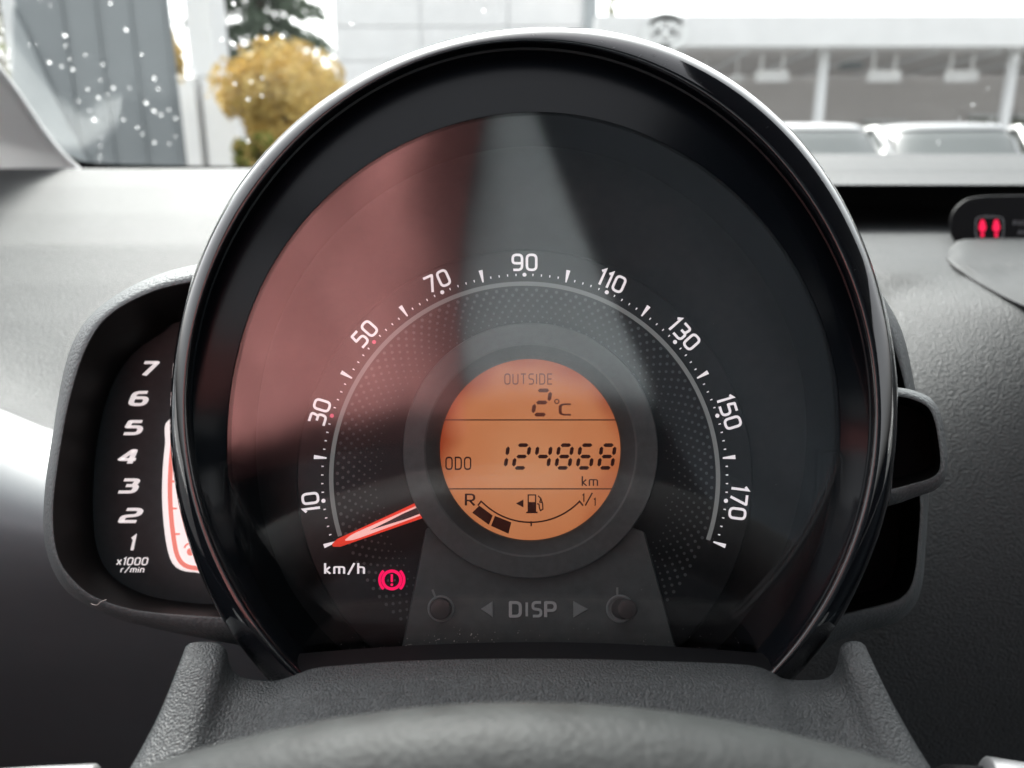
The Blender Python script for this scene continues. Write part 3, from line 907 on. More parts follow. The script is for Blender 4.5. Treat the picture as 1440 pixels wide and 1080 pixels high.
# centre hood over the middle of the dash
ch_ = thing("console_hood", "smooth grey plastic hood with a thin dark seam at the right edge of the dash", "console hood", loc=PD(1400, 390, .46))
mb = MB()
topl = [(1331, 362), (1338, 347), (1349, 337.5), (1380, 335.5), (1440, 335), (1560, 337), (1700, 345)]
botl = [(1331, 362), (1345, 376), (1372, 394), (1402, 411), (1440, 430), (1540, 472), (1700, 545)]
tc_, bc_ = catmull(topl, 30, False), catmull(botl, 30, False)
rg = []
for s in np.linspace(0, 1, 13):
    row = []
    for a, b in zip(tc_, bc_):
        p = a * (1 - s) + b * s
        d = .525 * (1 - s) + (dash_depth(*b) - .004) * s - .010 * math.sin(math.pi * s)
        row.append(PD(*p, min(d, dash_depth(*p) - .004)))
    rg.append(row)
mb.rings([[PD(*a, .60) for a in tc_]] + rg + [[PD(*b, dash_depth(*b) + .02) for b in bc_]], False)
build(mb, "hood_shell", M_chood, ch_, smooth=True, autos=60)
mb = MB()
mb.tube([PD(p[0] - .5, p[1] + 1.2, dash_depth(*p) - .003) for p in bc_], .0007, 8)
build(mb, "seam", M_black, ch_, smooth=True)

# ------------------------------------------------------------------ steering column cover
cc = thing("column_cover", "dark grey leather grained cover of the steering column below the speedometer", "column cover", loc=PD(740, 1000, .19))
far = [(255, 940), (258, 918), (263, 907), (275, 903), (298, 903), (312, 907), (319, 917), (323, 935), (332, 948), (350, 955), (388, 957), (420, 947), (445, 939), (500, 934), (560, 930), (650, 927), (740, 926), (830, 927), (900, 929), (1000, 932), (1058, 936), (1085, 945), (1105, 955), (1150, 956), (1168, 950), (1177, 935), (1180, 918), (1184, 907), (1194, 902), (1206, 902), (1217, 908), (1224, 930)]
near = [(110, 1180), (115, 1175)] 
fc = catmull(far, 140, False)
mb = MB(); g = []
for i, p in enumerate(fc):
    s = i / (len(fc) - 1)
    q = np.array((70 + 1360 * s, 1250.0))
    row = [PD(*p + np.array((0, 3)), .25), PD(*p, .1985)]
    lift = 0
    for t in (.01, .025, .05, .09, .14, .2, .28, .38, .5, .65, .8, 1):
        tt = t
        mid = p * (1 - tt) + q * tt
        # edges swing out towards the bottom
        e = abs(s - .5) * 2
        mid[0] += (-1 if s < .5 else 1) * 12 * math.sin(tt * math.pi) * (e ** 3) * -1.0
        d = .1985 - .05 * tt - .004 * min(1, t * 12) * (1 - t)
        row.append(PD(*mid, d))
    g.append(row)
# side skirts
def skirt(row, dx):
    return [v + Vector((dx, .03, -.10)) for v in row]
def hip(row, dx):
    return [v + Vector((dx, .004, -.006)) for v in row]
g = [skirt(g[0], .004), hip(g[0], -.0012)] + g + [hip(g[-1], .0012), skirt(g[-1], -.004)]
mb.rings(g, False)
build(mb, "cover_shell", M_cover, cc, smooth=True, autos=70)
mb = MB()                                   # smooth ledge between the cover and the lens foot
g = [[PD(x, 945, .20) for x in range(380, 1140, 20)], [PD(x, 930 - 12 * math.cos((x - 750) / 380 * 1.5), .2085) for x in range(380, 1140, 20)], [PD(x, 925 - 22 * math.cos((x - 750) / 380 * 1.5), .2145) for x in range(380, 1140, 20)]]
mb.rings(g, False)
build(mb, "lens_ledge", M_black, cc, smooth=True)

# ------------------------------------------------------------------ steering wheel
WT = 25.0
RV = Vector((0, math.sin(R(WT)), math.cos(R(WT)))); RN = Vector((0, -math.cos(R(WT)), math.sin(R(WT))))
RR, RT = .182, .0165
apex = PD(738, 985, .128)
rc = apex - RV * (RR + RT * .0) - ray(738, 985).normalized().cross(RIGHT).normalized() * 0
rd = ray(738, 985).normalized()
perp = (UP - rd * UP.dot(rd)).normalized()
rc = apex - perp * RT - RV * RR
wheel = thing("steering_wheel", "grey leather steering wheel rim, out of focus along the bottom", "steering wheel", M=Matrix.Translation(rc) @ Matrix.Rotation(R(90 - WT), 4, 'X'))
mb = MB(); rg = []
for k in range(120):
    a = 2 * math.pi * k / 120
    o = RIGHT * math.sin(a) + RV * math.cos(a)
    c = rc + o * RR
    rg.append([c + (o * math.cos(2 * math.pi * j / 20) * RT + RN * math.sin(2 * math.pi * j / 20) * RT * .88) for j in range(20)])
rg.append(rg[0])
mb.rings([r[-1:] + r[:12] for r in rg], False)
build(mb, "rim", M_rim, wheel, smooth=True)
mb = MB()
mb.rings([r[11:20] for r in rg], False)
build(mb, "rim_shaded_side", M_rimshade, wheel, smooth=True)  # dial side coloured darker to paint in its shade
mb = MB(); rg = []
for s, rad in ((-.03, .060), (-.005, .072), (.008, .070), (.016, .055), (.02, .03)):
    rg.append([rc + RN * (s - .015) + (RIGHT * math.cos(2 * math.pi * k / 32) * rad * 1.1 + RV * math.sin(2 * math.pi * k / 32) * rad * .9) for k in range(32)])
mb.rings(rg, True, True, True)
build(mb, "airbag_pad", M_dash_dark, wheel, smooth=True)
for a in (80, -80, 180):
    o = RIGHT * math.sin(R(a)) + RV * math.cos(R(a)); s = o.cross(RN)
    mb = MB()
    mb.rings([[rc + o * d + s * wd * x + RN * (y - .018 + (d - .06) * .1) for x, y in ((-1, 0), (1, 0), (1, .012), (-1, .012))] for d, wd in ((.055, .022), (.1, .016), (RR - .005, .02))], True, True, True)
    build(mb, "spoke", M_silver if a != 180 else M_dash_dark, wheel)
# stalks behind the wheel
for nm, lab, p0, p1, rad in (("control_stalk", "silver tipped stalk end in the bottom right corner", (1385, 1100), (1540, 1135), .0056), ("control_stalk", "silver tipped stalk end in the bottom left corner", (136, 1098), (-30, 1112), .0036)):
    st = thing(nm, lab, "stalk", loc=PD(*p0, .17), group="stalks behind the steering wheel")
    mb = MB()
    A, B = PD(*p0, .172), PD(*p1, .168)
    mb.tube([A.lerp(B, t) for t in (-.02, 0, .03, .5, 1)], [rad * .5, rad * .85, rad, rad * 1.1, rad * 1.15], 16)
    build(mb, "stalk_tip", M_silver, st, smooth=True)
    mb = MB()
    C_ = A + (A - B).normalized() * .004 + Vector((0, .004, -.004))
    mb.tube([A + (B - A) * .02, C_, Vector((.02 if p0[0] > 700 else -.02, .14, .88))], [rad * .6, rad * .6, rad * .7], 12)
    build(mb, "stalk_arm", M_black, st, smooth=True)

# ------------------------------------------------------------------ windscreen, pillar, raindrops
WP = G(740, 226, .98)
rake = 31.0
WN = Vector((0, -math.sin(R(rake)), -math.cos(R(rake)))).normalized()
WN = Vector((0, math.sin(R(rake)), math.cos(R(rake))))          # outward: forward and up
WV = Vector((0, -math.cos(R(rake)), math.sin(R(rake))))         # up the glass, towards the driver
ws = thing("windscreen", "wet clear windscreen with a black lower edge above the dash", "windscreen", loc=WP)
mb = MB()
for off in (0, .004):
    P = [WP + WV * a + RIGHT * b + WN * off for a, b in ((-.03, -.85), (-.03, 1.5), (.78, 1.35), (.78, -.7))]
    mb.add(P, [(0, 1, 2, 3)] if off else [(3, 2, 1, 0)])
build(mb, "glass", M_glass, ws)
mb = MB()
fi = lambda x, y: PP(x, y, WP - WN * .003, WN)
a_ = catmull([(20, 146), (48, 174), (82, 207), (104, 222), (125, 228), (170, 231), (260, 233), (420, 235)], 40, False)
b_ = catmull([(10, 170), (40, 196), (72, 226), (98, 240), (125, 243), (170, 243), (260, 242), (420, 242)], 40, False)
mb.rings([[fi(*p) for p in a_], [fi(*p) for p in b_]], False)
build(mb, "frit_band", M_black, ws)
PL = .865
mb = MB()
ed = catmull([(-120, -70), (-40, 45), (0, 92), (30, 132), (62, 180), (90, 214), (117, 240), (150, 275)], 44, False)
rg = [[], [], [], [], [], [], []]
PLY = (-70, 92, 240, 300); PLD = [min(.9, (PP(x, y, WP, WN) - CAM).dot(FWD) - .03) for x, y in ((-120, -70), (0, 92), (117, 232))] + [.87]
for p in ed:
    q = np.array((-700.0, p[1] + 45))
    d = (q - p) / np.linalg.norm(q - p)
    for k, (dx, dd) in enumerate(((0, .05), (.0, .006), (1.5, .002), (5, -.002), (12, -.004), (22, -.004), (700, .30))):
        pt = p + d * dx
        rg[k].append(PD(pt[0], pt[1], np.interp(p[1], PLY, PLD) + dd))
mb.rings(rg, False)
build(mb, "pillar_trim", M_pillar, None, smooth=True, autos=80, label="pale grey windscreen pillar trim at the upper left edge", cat="pillar trim")

def drop_mesh():
    mb = MB(); n = 12
    rg = []
    for r_, z_ in ((1, 0), (.92, .22), (.72, .42), (.4, .55), (.05, .6)):
        rg.append([Vector((r_ * math.cos(2 * math.pi * k / n), r_ * math.sin(2 * math.pi * k / n), z_)) for k in range(n)])
    mb.rings(rg, True, True, True)
    me = bpy.data.meshes.new("raindrop"); me.from_pydata(mb.v, [], mb.f); me.materials.append(M_drop)
    me.polygons.foreach_set('use_smooth', [True] * len(me.polygons)); return me
DM = drop_mesh()
DROPS = [(155, 4, 3), (70, 7, 1.5), (57, 1, 1.2), (91, 49, 4), (92, 64, 2.6), (177, 41, 3.6), (120, 77, 2.8), (98, 83, 2), (69, 87, 4), (86, 93, 2.6), (102, 97, 3.4), (144, 90, 2.6), (199, 76, 3), (141, 112, 2.6), (123, 125, 2.8), (159, 123, 4), (151, 133, 2), (182, 123, 2), (217, 109, 4), (222, 124, 3.2), (138, 137, 3), (110, 142, 2.6), (125, 155, 2.8), (132, 168, 4.2), (205, 144, 3.6), (216, 155, 3.6), (226, 161, 3.2), (237, 154, 2.2), (173, 168, 3.2), (193, 179, 3.4), (200, 188, 3), (217, 200, 4), (238, 202, 3), (247, 166, 2.6), (142, 193, 2.6), (141, 205, 2.6), (140, 220, 2.6), (138, 229, 2.2), (258, 233, 2.6), (246, 191, 2), (312, 55, 3.2), (326, 59, 4.4), (338, 53, 2.4), (361, 52, 2.4), (374, 52, 4), (396, 50, 4), (328, 4, 3.6), (452, 40, 5.4), (494, 33, 2.8), (330, 117, 3.6), (353, 114, 2.8), (369, 109, 2.6), (349, 139, 3.6), (368, 134, 2.4), (348, 198, 4), (680, 14, 3), (1430, 82, 3), (1418, 95, 1.8), (1389, 124, 1.8), (1368, 147, 3), (1350, 166, 2.2), (1320, 199, 3.2), (40, 62, 1.6), (52, 61, 1.2), (12, 70, 2.6), (3, 42, 2.5)]
rot = WN.to_track_quat('Z', 'Y').to_matrix().to_4x4()
for i, (x, y, r_) in enumerate(DROPS):
    o = bpy.data.objects.new("raindrop", DM)
    COL.objects.link(o)
    p = PP(x, y, WP + WN * .0041, WN)
    s = .64 * r_ * (p - CAM).dot(FWD) / FPX * random.uniform(.95, 1.15)
    o.matrix_world = Matrix.Translation(p) @ rot @ Matrix.Rotation(random.uniform(-.5, .5), 4, 'Z') @ Matrix.Diagonal((s, s * random.uniform(1.3, 1.8), s, 1))
    tag(o, "small clear raindrop clinging to the windscreen", "raindrop", "raindrops on the windscreen")

# ------------------------------------------------------------------ unseen cabin behind the camera, added to shade the dash and colour the lens reflection
M_headliner = pm("headliner_fabric", (.10, .105, .11), .9, .1, var=.05)
M_seat = pm("seat_fabric", (.27, .31, .325), .85, .2, var=.15, vscale=120)
M_seatdark = pm("dark_seat_fabric", (.03, .037, .044), .9, .2, var=.2, vscale=120)
M_red_standin = pm("red_standin_cloth", (.64, .27, .26), .8, .2, var=.08, vscale=25, bump=('noise', 40, .3, .01, (1, 1, 1)))
mb = MB(); mb.box((.35, -.91, 1.46), (1.9, 1.42, .03)); mb.box((.77, .07, 1.46), (1.06, .538, .03)); build(mb, "car_roof", M_headliner, None, label="unseen dark cloth lined car roof, cut open over the driver to let sun in", cat="car roof", bevel=.01)  # unseen; left open over the driver so sun reaches the red stand-in
for x, nm in ((-.62, "left"), (1.32, "right")):
    d_ = thing("car_door", "unseen car door with a white strip added for the hood reflection beside the %s seat" % ("driver" if x < 0 else "passenger"), "car door", loc=(x, -.4, .3))
    mb = MB(); mb.box((x, .55, .86), (.07, 1.2, .14)); build(mb, "door_shell", M_pillar, d_, bevel=.02)  # white strip placed to mirror as the pale band on the hood
    mb = MB(); mb.box((x, -.86, .895), (.07, 1.61, .19)); build(mb, "door_cap", M_seatdark, d_, bevel=.02)  # kept dark so no pale patch mirrors in the lens
    mb = MB(); mb.box((x, -.26, .54), (.09, 2.82, .50)); build(mb, "door_panel", M_seatdark, d_, bevel=.012)
mb = MB(); mb.box((.35, -.5, .28), (2.0, 2.6, .03)); build(mb, "car_floor", M_seatdark, None, kind="structure")
mb = MB(); mb.box((.35, 1.02, .62), (2.0, .03, .86)); build(mb, "bulkhead", M_black, None, label="unseen dark bulkhead added to keep light out under the dash", cat="bulkhead")  # unseen blocker added against light from below the windscreen
mb = MB(); mb.box((.35, -1.62, .85), (1.95, .05, 1.2)); build(mb, "rear_panel", M_seatdark, None, label="dark panel closing the back of the cabin", cat="rear panel")
seat = thing("driver_seat", "unseen driver seat with grey and dark panels shaped for the lens reflection", "car seat", loc=(0, -.5, .3))
def cushion(mb, px0, px1, py0, py1, dist, th, hem=0, bow=(0, 0), fold=0):
    c = []
    K = 28
    for i in range(K + 1):
        row = []
        for j in range(K + 1):
            s, t = j / K, i / K
            xa = px0[0] + (px0[1] - px0[0]) * t; xb = px1[0] + (px1[1] - px1[0]) * t; xa += bow[0] * math.sin(math.pi * t); xb += bow[1] * math.sin(math.pi * t); x = xa + (xb - xa) * s
            b = (1 - (2 * s - 1) ** 6) * (1 - (2 * t - 1) ** 16)
            row.append(REF(x, py0 + (py1 + hem * ((x - 740) / 420) ** 2 - py0) * t, dist - th * b + fold * math.sin(s * 19 + 2.5 * math.sin(t * 5)) * (.4 + t)))
        c.append(row)
    mb.rings(c, False)
mb = MB(); cushion(mb, (620, 600), (900, 1000), 60, 590, .62, .05, 60); build(mb, "grey_reflection_panel", M_seat, seat, smooth=True)  # unseen grey panel shaped to mirror as the streak in the lens
mb = MB(); cushion(mb, (705, 1165), (1500, 1500), 60, 1000, .57, .02, 0, (-30, 0), .004); build(mb, "dark_reflection_panel", M_seatdark, seat, smooth=True)  # unseen dark panel added for the dark right side of the reflection
mb = MB(); mb.box((.05, -.35, .45), (.55, .5, .16)); build(mb, "seat_cushion", M_seatdark, seat, bevel=.03)
mb = MB(); cushion(mb, (230, 250), (700, 655), 90, 612, .57, .07, 66, (0, -28), .006)
build(mb, "coat", M_red_standin, None, smooth=True, label="red coat hanging over the left side of the driver seat", cat="coat", solid=.01)  # unseen jacket stand-in, placed so the lens mirrors its red

# ------------------------------------------------------------------ outdoors
M_asphalt = pm("pale_concrete", (.30, .30, .295), .5, .5, var=.25, vscale=3)
M_wht = pm("white_cladding", (.8, .8, .8), .5, .4, var=.04, vscale=2)
M_wht2 = pm("pale_cladding", (.74, .75, .76), .55, .4, var=.05, vscale=1.5)
M_seam = pm("cladding_seam", (.5, .51, .52), .6, .3)
M_bluegrey = pm("blue_grey_cladding", (.215, .235, .245), .4, .5, var=.12, vscale=.8)
M_bluegrey2 = pm("blue_grey_trim_and_reflection", (.31, .335, .345), .4, .5, var=.1, vscale=.8)
M_shopwall = pm("warm_grey_cladding", (.62, .59, .58), .6, .3, var=.05, vscale=1)
M_soffit = pm("grey_soffit", (.6, .57, .56), .7, .2, var=.06, vscale=2)
M_oliveglass = pm("olive_glass", (.12, .13, .09), .1, .6, var=.3, vscale=1.2)
M_emblem = pm("grey_emblem", (.86, .87, .86), .4, .5)
M_carw = pm("white_car_paint", (.32, .325, .325), .25, .5, coat=.8)
M_carsv = pm("silver_car_paint", (.19, .197, .2), .3, .5, metal=.3, coat=.8)
M_carglass = pm("car_glass", (.11, .12, .12), .12, .3)
M_tyre = pm("tyre_rubber", (.02, .02, .02), .8, .2)
M_yleaf = pm("yellow_leaf", (.58, .43, .15), .7, .2, var=.35, vscale=1.5)
M_yleaf2 = pm("orange_leaf", (.48, .34, .12), .7, .2, var=.35, vscale=1.5)
M_gleaf = pm("green_leaf", (.16, .19, .04), .7, .2, var=.35, vscale=2)
M_needle_leaf = pm("conifer_needles", (.055, .075, .05), .8, .2, var=.3, vscale=2)
M_bare = pm("brown_leaf", (.17, .145, .10), .8, .2, var=.3, vscale=2)
M_bark = pm("bark", (.09, .07, .055), .9, .1, var=.3, vscale=6)
mb = MB(); mb.add([(-150, -60, 0), (150, -60, 0), (150, 300, 0), (-150, 300, 0)], [(0, 1, 2, 3)])
build(mb, "ground", M_asphalt, None, kind="structure")

def slab(mb, px0, px1, py0, py1, Y, thick=.3):
    a = G(px0, py0, Y); b = G(px1, py1, Y)
    mb.box(((a.x + b.x) / 2, Y + thick / 2, (a.z + b.z) / 2), (abs(b.x - a.x), thick, abs(a.z - b.z)))
def ground_slab(mb, px0, px1, py0, Y, thick):
    a = G(px0, py0, Y); b = G(px1, py0, Y)
    mb.box(((a.x + b.x) / 2, Y + thick / 2, a.z / 2), (b.x - a.x, thick, a.z))

# showroom with a white fascia
YF = 14.0
sh = thing("showroom", "low white showroom with a deep fascia over a grey wall and slim columns", "building", loc=G(1200, 240, YF))
za, zb = G(1100, 21.5, YF).z, G(1100, 65, YF).z
x0, x1 = G(838, 40, YF).x, 30
mb = MB(); mb.box(((x0 + 9.05) / 2, YF + .2, (za + zb) / 2), (9.05 - x0, .4, za - zb)); build(mb, "fascia", M_wht, sh)
mb = MB(); mb.box(((9.1 + x1) / 2, YF + .15, (za + zb) / 2 + .03), (x1 - 9.1, .4, za - zb + .06)); build(mb, "fascia", M_wht, sh)
mb = MB(); mb.box(((x0 + x1) / 2, YF + 2.2, zb + .03), (x1 - x0, 3.6, .05)); build(mb, "soffit", M_soffit, sh)
mb = MB(); mb.box(((x0 + x1) / 2, YF + 4.2, za / 2), (x1 - x0, .3, za - .1)); build(mb, "wall", M_shopwall, sh)
mb = MB(); mb.box(((x0 + x1) / 2 + 1, YF + 9, za / 2), (x1 - x0 - 3, 9, za - .3)); build(mb, "main_hall", M_wht2, sh)
for k in range(22):
    x = x0 + .5 + k * 1.1
    mb = MB(); mb.box((x, YF + 2.2, zb - .01), (.06, 3.4, .04)); build(mb, "soffit_batten", M_wht2, sh)
for px in (1160, 1428, 992, 860):
    p = G(px, 65, YF + .4)
    if px == 992: p = G(994, 66, YF + 1.5)
    mb = MB(); mb.tube([(p.x, p.y, 0), (p.x, p.y, zb)], .095 if px != 992 else .06, 14); build(mb, "column", M_wht, sh, smooth=True)
for xa, xb in ((1215, 1262), (1362, 1412), (1424, 1490), (1500, 1580)):
    a = G(xa, 166 if xa > 1300 else 174, YF + 4.04); b = G(xb, 230, YF + 4.04)
    mb = MB(); mb.box(((a.x + b.x) / 2, YF + 4.03, (a.z + .15) / 2), (b.x - a.x, .06, a.z - .15)); wn_ = build(mb, "window", M_oliveglass, sh)
    mb = MB(); mb.box(((a.x + b.x) / 2, YF + 3.99, (a.z + .15) / 2), (.1, .04, a.z - .15)); build(mb, "mullion", M_wht, wn_)
    mb = MB(); mb.box(((a.x + b.x) / 2, YF + 3.98, a.z + .04), (b.x - a.x + .1, .06, .08)); build(mb, "lintel", M_wht2, wn_)
for cx in (1085.5, 1242.5, 1351):
    hp = thing("hanging_sign", "blank white panel hung under the fascia, %s" % {1085.5: "nearest to the speedometer hood", 1242.5: "between the column and the last panel", 1351: "last one towards the right column"}[cx], "hanging panel", loc=G(cx, 110, YF + .9), group="panels hanging under the showroom fascia")
    a = G(cx - 22, 99, YF + .9); b = G(cx + 22, 115, YF + .9)
    mb = MB(); mb.box(((a.x + b.x) / 2, YF + .9, (a.z + b.z) / 2), (b.x - a.x, .08, a.z - b.z)); build(mb, "sign_panel", M_wht, hp)
    for s in (-15, 15):
        p = G(cx + s, 99, YF + .9)
        mb = MB(); mb.tube([(p.x, p.y, p.z), (p.x, p.y, zb)], .03, 8); build(mb, "hanger", M_wht, hp)
p = G(1036, 110, YF + 1.5)
hp = thing("hanging_sign", "small pale panel under the fascia at the hood's edge", "hanging panel", loc=p, group="panels hanging under the showroom fascia")
mb = MB(); mb.box(p, (.25, .06, .12)); build(mb, "sign_panel", M_wht, hp)
mb = MB(); mb.tube([p, (p.x, p.y, zb)], .02, 8); build(mb, "hanger", M_wht, hp)
p = G(1197, 88, YF + 2)
mb = MB(); mb.box((p.x, p.y, p.z), (.36, .3, .22)); mb.tube([(p.x, p.y, p.z), (p.x, p.y, zb)], .03, 6)
build(mb, "ceiling_unit", M_bluegrey, None, label="small dark box under the canopy right of the first column", cat="ceiling unit", bevel=.02)
# emblem on the fascia
mb = MB()
ec = G(936, 45, YF - .08)
ew = 26 * YF / FPX; eh = 19 * YF / FPX
def ell(mb, cx, cz, rx, rz, hw):
    q = [Vector((cx + rx * math.cos(2 * math.pi * k / 36), cz + rz * math.sin(2 * math.pi * k / 36))) for k in range(36)]
    lo, hi = ribbon2d(q, hw, True)
    mb.rings([[Vector((p.x, ec.y + .012, p.y)) for p in lo], [Vector((p.x, ec.y, p.y)) for p in lo], [Vector((p.x, ec.y, p.y)) for p in hi], [Vector((p.x, ec.y + .012, p.y)) for p in hi]])
ell(mb, ec.x, ec.z, ew, eh, .05)
ell(mb, ec.x, ec.z, ew * .38, eh * .95, .045)
ell(mb, ec.x, ec.z + eh * .42, ew * .72, eh * .5, .045)
build(mb, "emblem", M_emblem, None, smooth=True, autos=30, label="grey oval emblem of linked rings on the white fascia", cat="emblem")

# white clad block in the middle
YB = 19.0
wb = thing("clad_building", "tall white clad building with thin horizontal seams behind the speedometer hood", "building", loc=G(640, 240, YB))
a, b = G(468, 0, YB), G(838, 0, YB)
mb = MB(); mb.box(((a.x + b.x) / 2, YB + .5, 5), (b.x - a.x, 1, 10)); build(mb, "wall", M_wht2, wb)
for k in range(8):
    z = 2.2 + k * .72
    n_p = 3
    for j in range(n_p):
        xx0 = a.x + (b.x - a.x) * j / n_p; xx1 = a.x + (b.x - a.x) * (j + 1) / n_p
        mb = MB(); mb.box(((xx0 + xx1) / 2, YB - .03, z + .34), (xx1 - xx0 - .03, .05, .69)); build(mb, "cladding_panel", M_wht, wb)
mb = MB(); mb.box((b.x - .12, YB - .1, 5.2), (.3, .12, 10.2)); build(mb, "corner_trim", M_bluegrey2, wb)
# left pale block with piers
YL = 11.0
lb = thing("pale_building", "pale building with upright white piers left of the yellow bush", "building", loc=G(290, 240, YL))
a, b = G(238, 60, YL), G(300, 60, YL)
mb = MB(); mb.box(((a.x + b.x) / 2 , YL + .6, G(270, 108, YL).z / 2), (b.x - a.x + .1, .4, G(270, 108, YL).z)); build(mb, "wall", M_seam, lb)
for xa, xb in ((238, 280), (291, 333)):
    a, b = G(xa, 112, YL), G(xb, 112, YL)
    mb = MB(); mb.box(((a.x + b.x) / 2, YL, a.z / 2), (b.x - a.x, .4, a.z)); build(mb, "pier", M_wht, lb)
a, b = G(252, -60, YL), G(303, 106, YL)
mb = MB(); mb.box(((a.x + b.x) / 2, YL + .3, (a.z + b.z) / 2), (b.x - a.x, .6, a.z - b.z)); build(mb, "upper_block", M_wht2, lb)
# blue-grey tower at far left
YT = 6.5
bt = thing("grey_tower", "blue grey clad tower with a painted slanting pillar reflection at far left", "building", loc=G(140, 240, YT))
a, b = G(20, 0, YT), G(238, 0, YT)
a_t, b_t = a, b
mb = MB()
lo = [Vector((a.x, YT, 0)), Vector((b.x, YT, 0)), Vector((b.x - .5, YT + .8, 0)), Vector((a.x - .6, YT + .8, 0))]
mb.rings([lo, [p + Vector((0, 0, 6.5)) for p in lo]], True, True, True); build(mb, "wall", M_bluegrey, bt)
mb = MB()
q = [G(x, y, YT - .03) for x, y in ((18, 10), (42, 60), (78, 140), (130, 240), (18, 240))]
mb.rings([q, [p + Vector((0, .025, 0)) for p in q]], True, True, True); build(mb, "pillar_reflection", M_bluegrey2, bt)  # windscreen pillar's reflection painted on as a paler patch
for k in range(4):
    x = a_t.x + (b_t.x - a_t.x) * (.3 + .22 * k)
    mb = MB(); mb.box((x, YT - .012, 3.2), (.016, .014, 6.4)); build(mb, "joint_strip", M_bluegrey, bt)
# trees
random.seed(21)
def leaves(mb, c, rx, rz, n, size, ry=None, clump=14, bottom=-1):
    ry = ry or rx
    cl = []
    for k in range(clump):
        d = Vector((random.gauss(0, 1), random.gauss(0, 1), random.gauss(0, 1))).normalized() * random.uniform(.45, .95)
        cl.append((d, random.uniform(.25, .45)))
    for k in range(n):
        d, r_ = random.choice(cl)
        q = d + Vector((random.gauss(0, 1), random.gauss(0, 1), random.gauss(0, 1))).normalized() * r_ * random.random() ** .4
        if q.length > 1.08: q *= 1.05 / q.length
        if q.z < bottom: continue
        p = c + Vector((q.x * rx, q.y * ry, q.z * rz))
        e1 = Vector((random.gauss(0, 1), random.gauss(0, 1), random.gauss(0, 1))).normalized()
        e2 = e1.orthogonal().normalized(); s = size * random.uniform(.6, 1.3)
        mb.cur = random.choice((0, 0, 1))
        mb.add([p - e1 * s, p + e2 * s * .6, p + e1 * s, p - e2 * s * .6], [(0, 1, 2, 3)])
    mb.cur = 0
def limb_tree(parent, base, top_, r0, crown_c, rx, rz, nl=7):
    mb = MB()
    mb.tube([base, base.lerp(top_, .5) + Vector((.05, 0, 0)), top_], [r0, r0 * .75, r0 * .45], 10)
    build(mb, "trunk", M_bark, parent, smooth=True)
    for k in range(nl):
        a = 2 * math.pi * k / nl
        s = base.lerp(top_, .55 + .45 * k / nl)
        e = crown_c + Vector((math.cos(a) * rx * .7, math.sin(a) * rx * .7, rz * random.uniform(-.2, .6)))
        mb = MB(); mb.tube([s, s.lerp(e, .5) + Vector((0, 0, .1)), e], [r0 * .4, r0 * .25, r0 * .1], 6); build(mb, "limb", M_bark, parent, smooth=True)
YY = 9.0
c = G(398, 142, YY)
yt = thing("yellow_tree", "round bush-like tree in yellow autumn leaf beside the pale building", "tree", loc=(c.x, YY, 0))
limb_tree(yt, Vector((c.x, YY, 0)), Vector((c.x, YY, c.z)), .09, c, .72, .5)
mb = MB(); leaves(mb, c, 88 * YY / FPX, 72 * YY / FPX, 6500, .04, clump=44); build(mb, "crown", [M_yleaf, M_yleaf2], yt)
c = G(365, 216, 8.2)
gs = thing("green_shrub", "small green shrub under the yellow tree", "shrub", loc=(c.x, 8.2, 0))
mb = MB(); leaves(mb, c, .27, .2, 1500, .035, clump=14); build(mb, "foliage", [M_gleaf, M_yleaf2], gs)
mb = MB(); mb.tube([(c.x, 8.2, 0), (c.x, 8.2, c.z)], .02, 8); build(mb, "stem", M_bark, gs)
YC = 22.0
c = G(365, 20, YC)
ct = thing("conifer", "dark green conifer with drooping boughs behind the yellow tree", "tree", loc=(c.x, YC, 0))
mb = MB(); mb.tube([(c.x, YC, 0), (c.x, YC, 5), (c.x, YC, 9)], [.2, .14, .03], 10); build(mb, "trunk", M_bark, ct, smooth=True)
mb = MB()
for k in range(56):
    z = 2.6 + k * .115; a = k * 2.4; ln = 2.7 * (1 - (z - 2.6) / 7.5) * random.uniform(.75, 1.15)
    base = Vector((c.x, YC, z)); d = Vector((math.cos(a), math.sin(a), -.25))
    for j in range(170):
        s = random.random() ** .7
        p = base + d * ln * s + Vector((random.gauss(0, .12), random.gauss(0, .12), random.gauss(0, .09) - .25 * s * s))
        e1 = (d + Vector((random.gauss(0, .6), random.gauss(0, .6), random.gauss(0, .4) - .4))).normalized(); e2 = e1.orthogonal().normalized()
        sz = random.uniform(.09, .2)
        mb.add([p - e1 * sz, p + e2 * sz * .35, p + e1 * sz, p - e2 * sz * .35], [(0, 1, 2, 3)])
build(mb, "crown", M_needle_leaf, ct)
c = G(-10, 70, 12.0)
br = thing("brown_tree", "thin brown leaved tree at the far left edge behind the tower", "tree", loc=(c.x, 12, 0))
limb_tree(br, Vector((c.x, 12, 0)), Vector((c.x, 12, c.z)), .1, c, .8, 1.3)
mb = MB(); leaves(mb, c, .6, 1.9, 2600, .05, clump=24); build(mb, "crown", [M_bare, M_gleaf], br)
c = G(243, 78, 8.5)
sy = thing("yellow_tree", "narrow yellow leaved tree between the tower and the pale building", "tree", loc=(c.x, 8.5, 0))
mb = MB(); mb.tube([(c.x, 8.5, 0), (c.x, 8.5, c.z)], [.05, .02], 8); build(mb, "trunk", M_bark, sy)
mb = MB(); leaves(mb, c, .1, .33, 600, .035, clump=12); build(mb, "crown", [M_yleaf, M_yleaf2], sy)
c = G(861, 12, 30)
ft = thing("small_tree", "small pointed olive tree top showing above the showroom fascia", "tree", loc=(c.x, 30, 0))
mb = MB(); mb.tube([(c.x, 30, 0), (c.x, 30, c.z)], [.15, .05], 8); build(mb, "trunk", M_bark, ft)
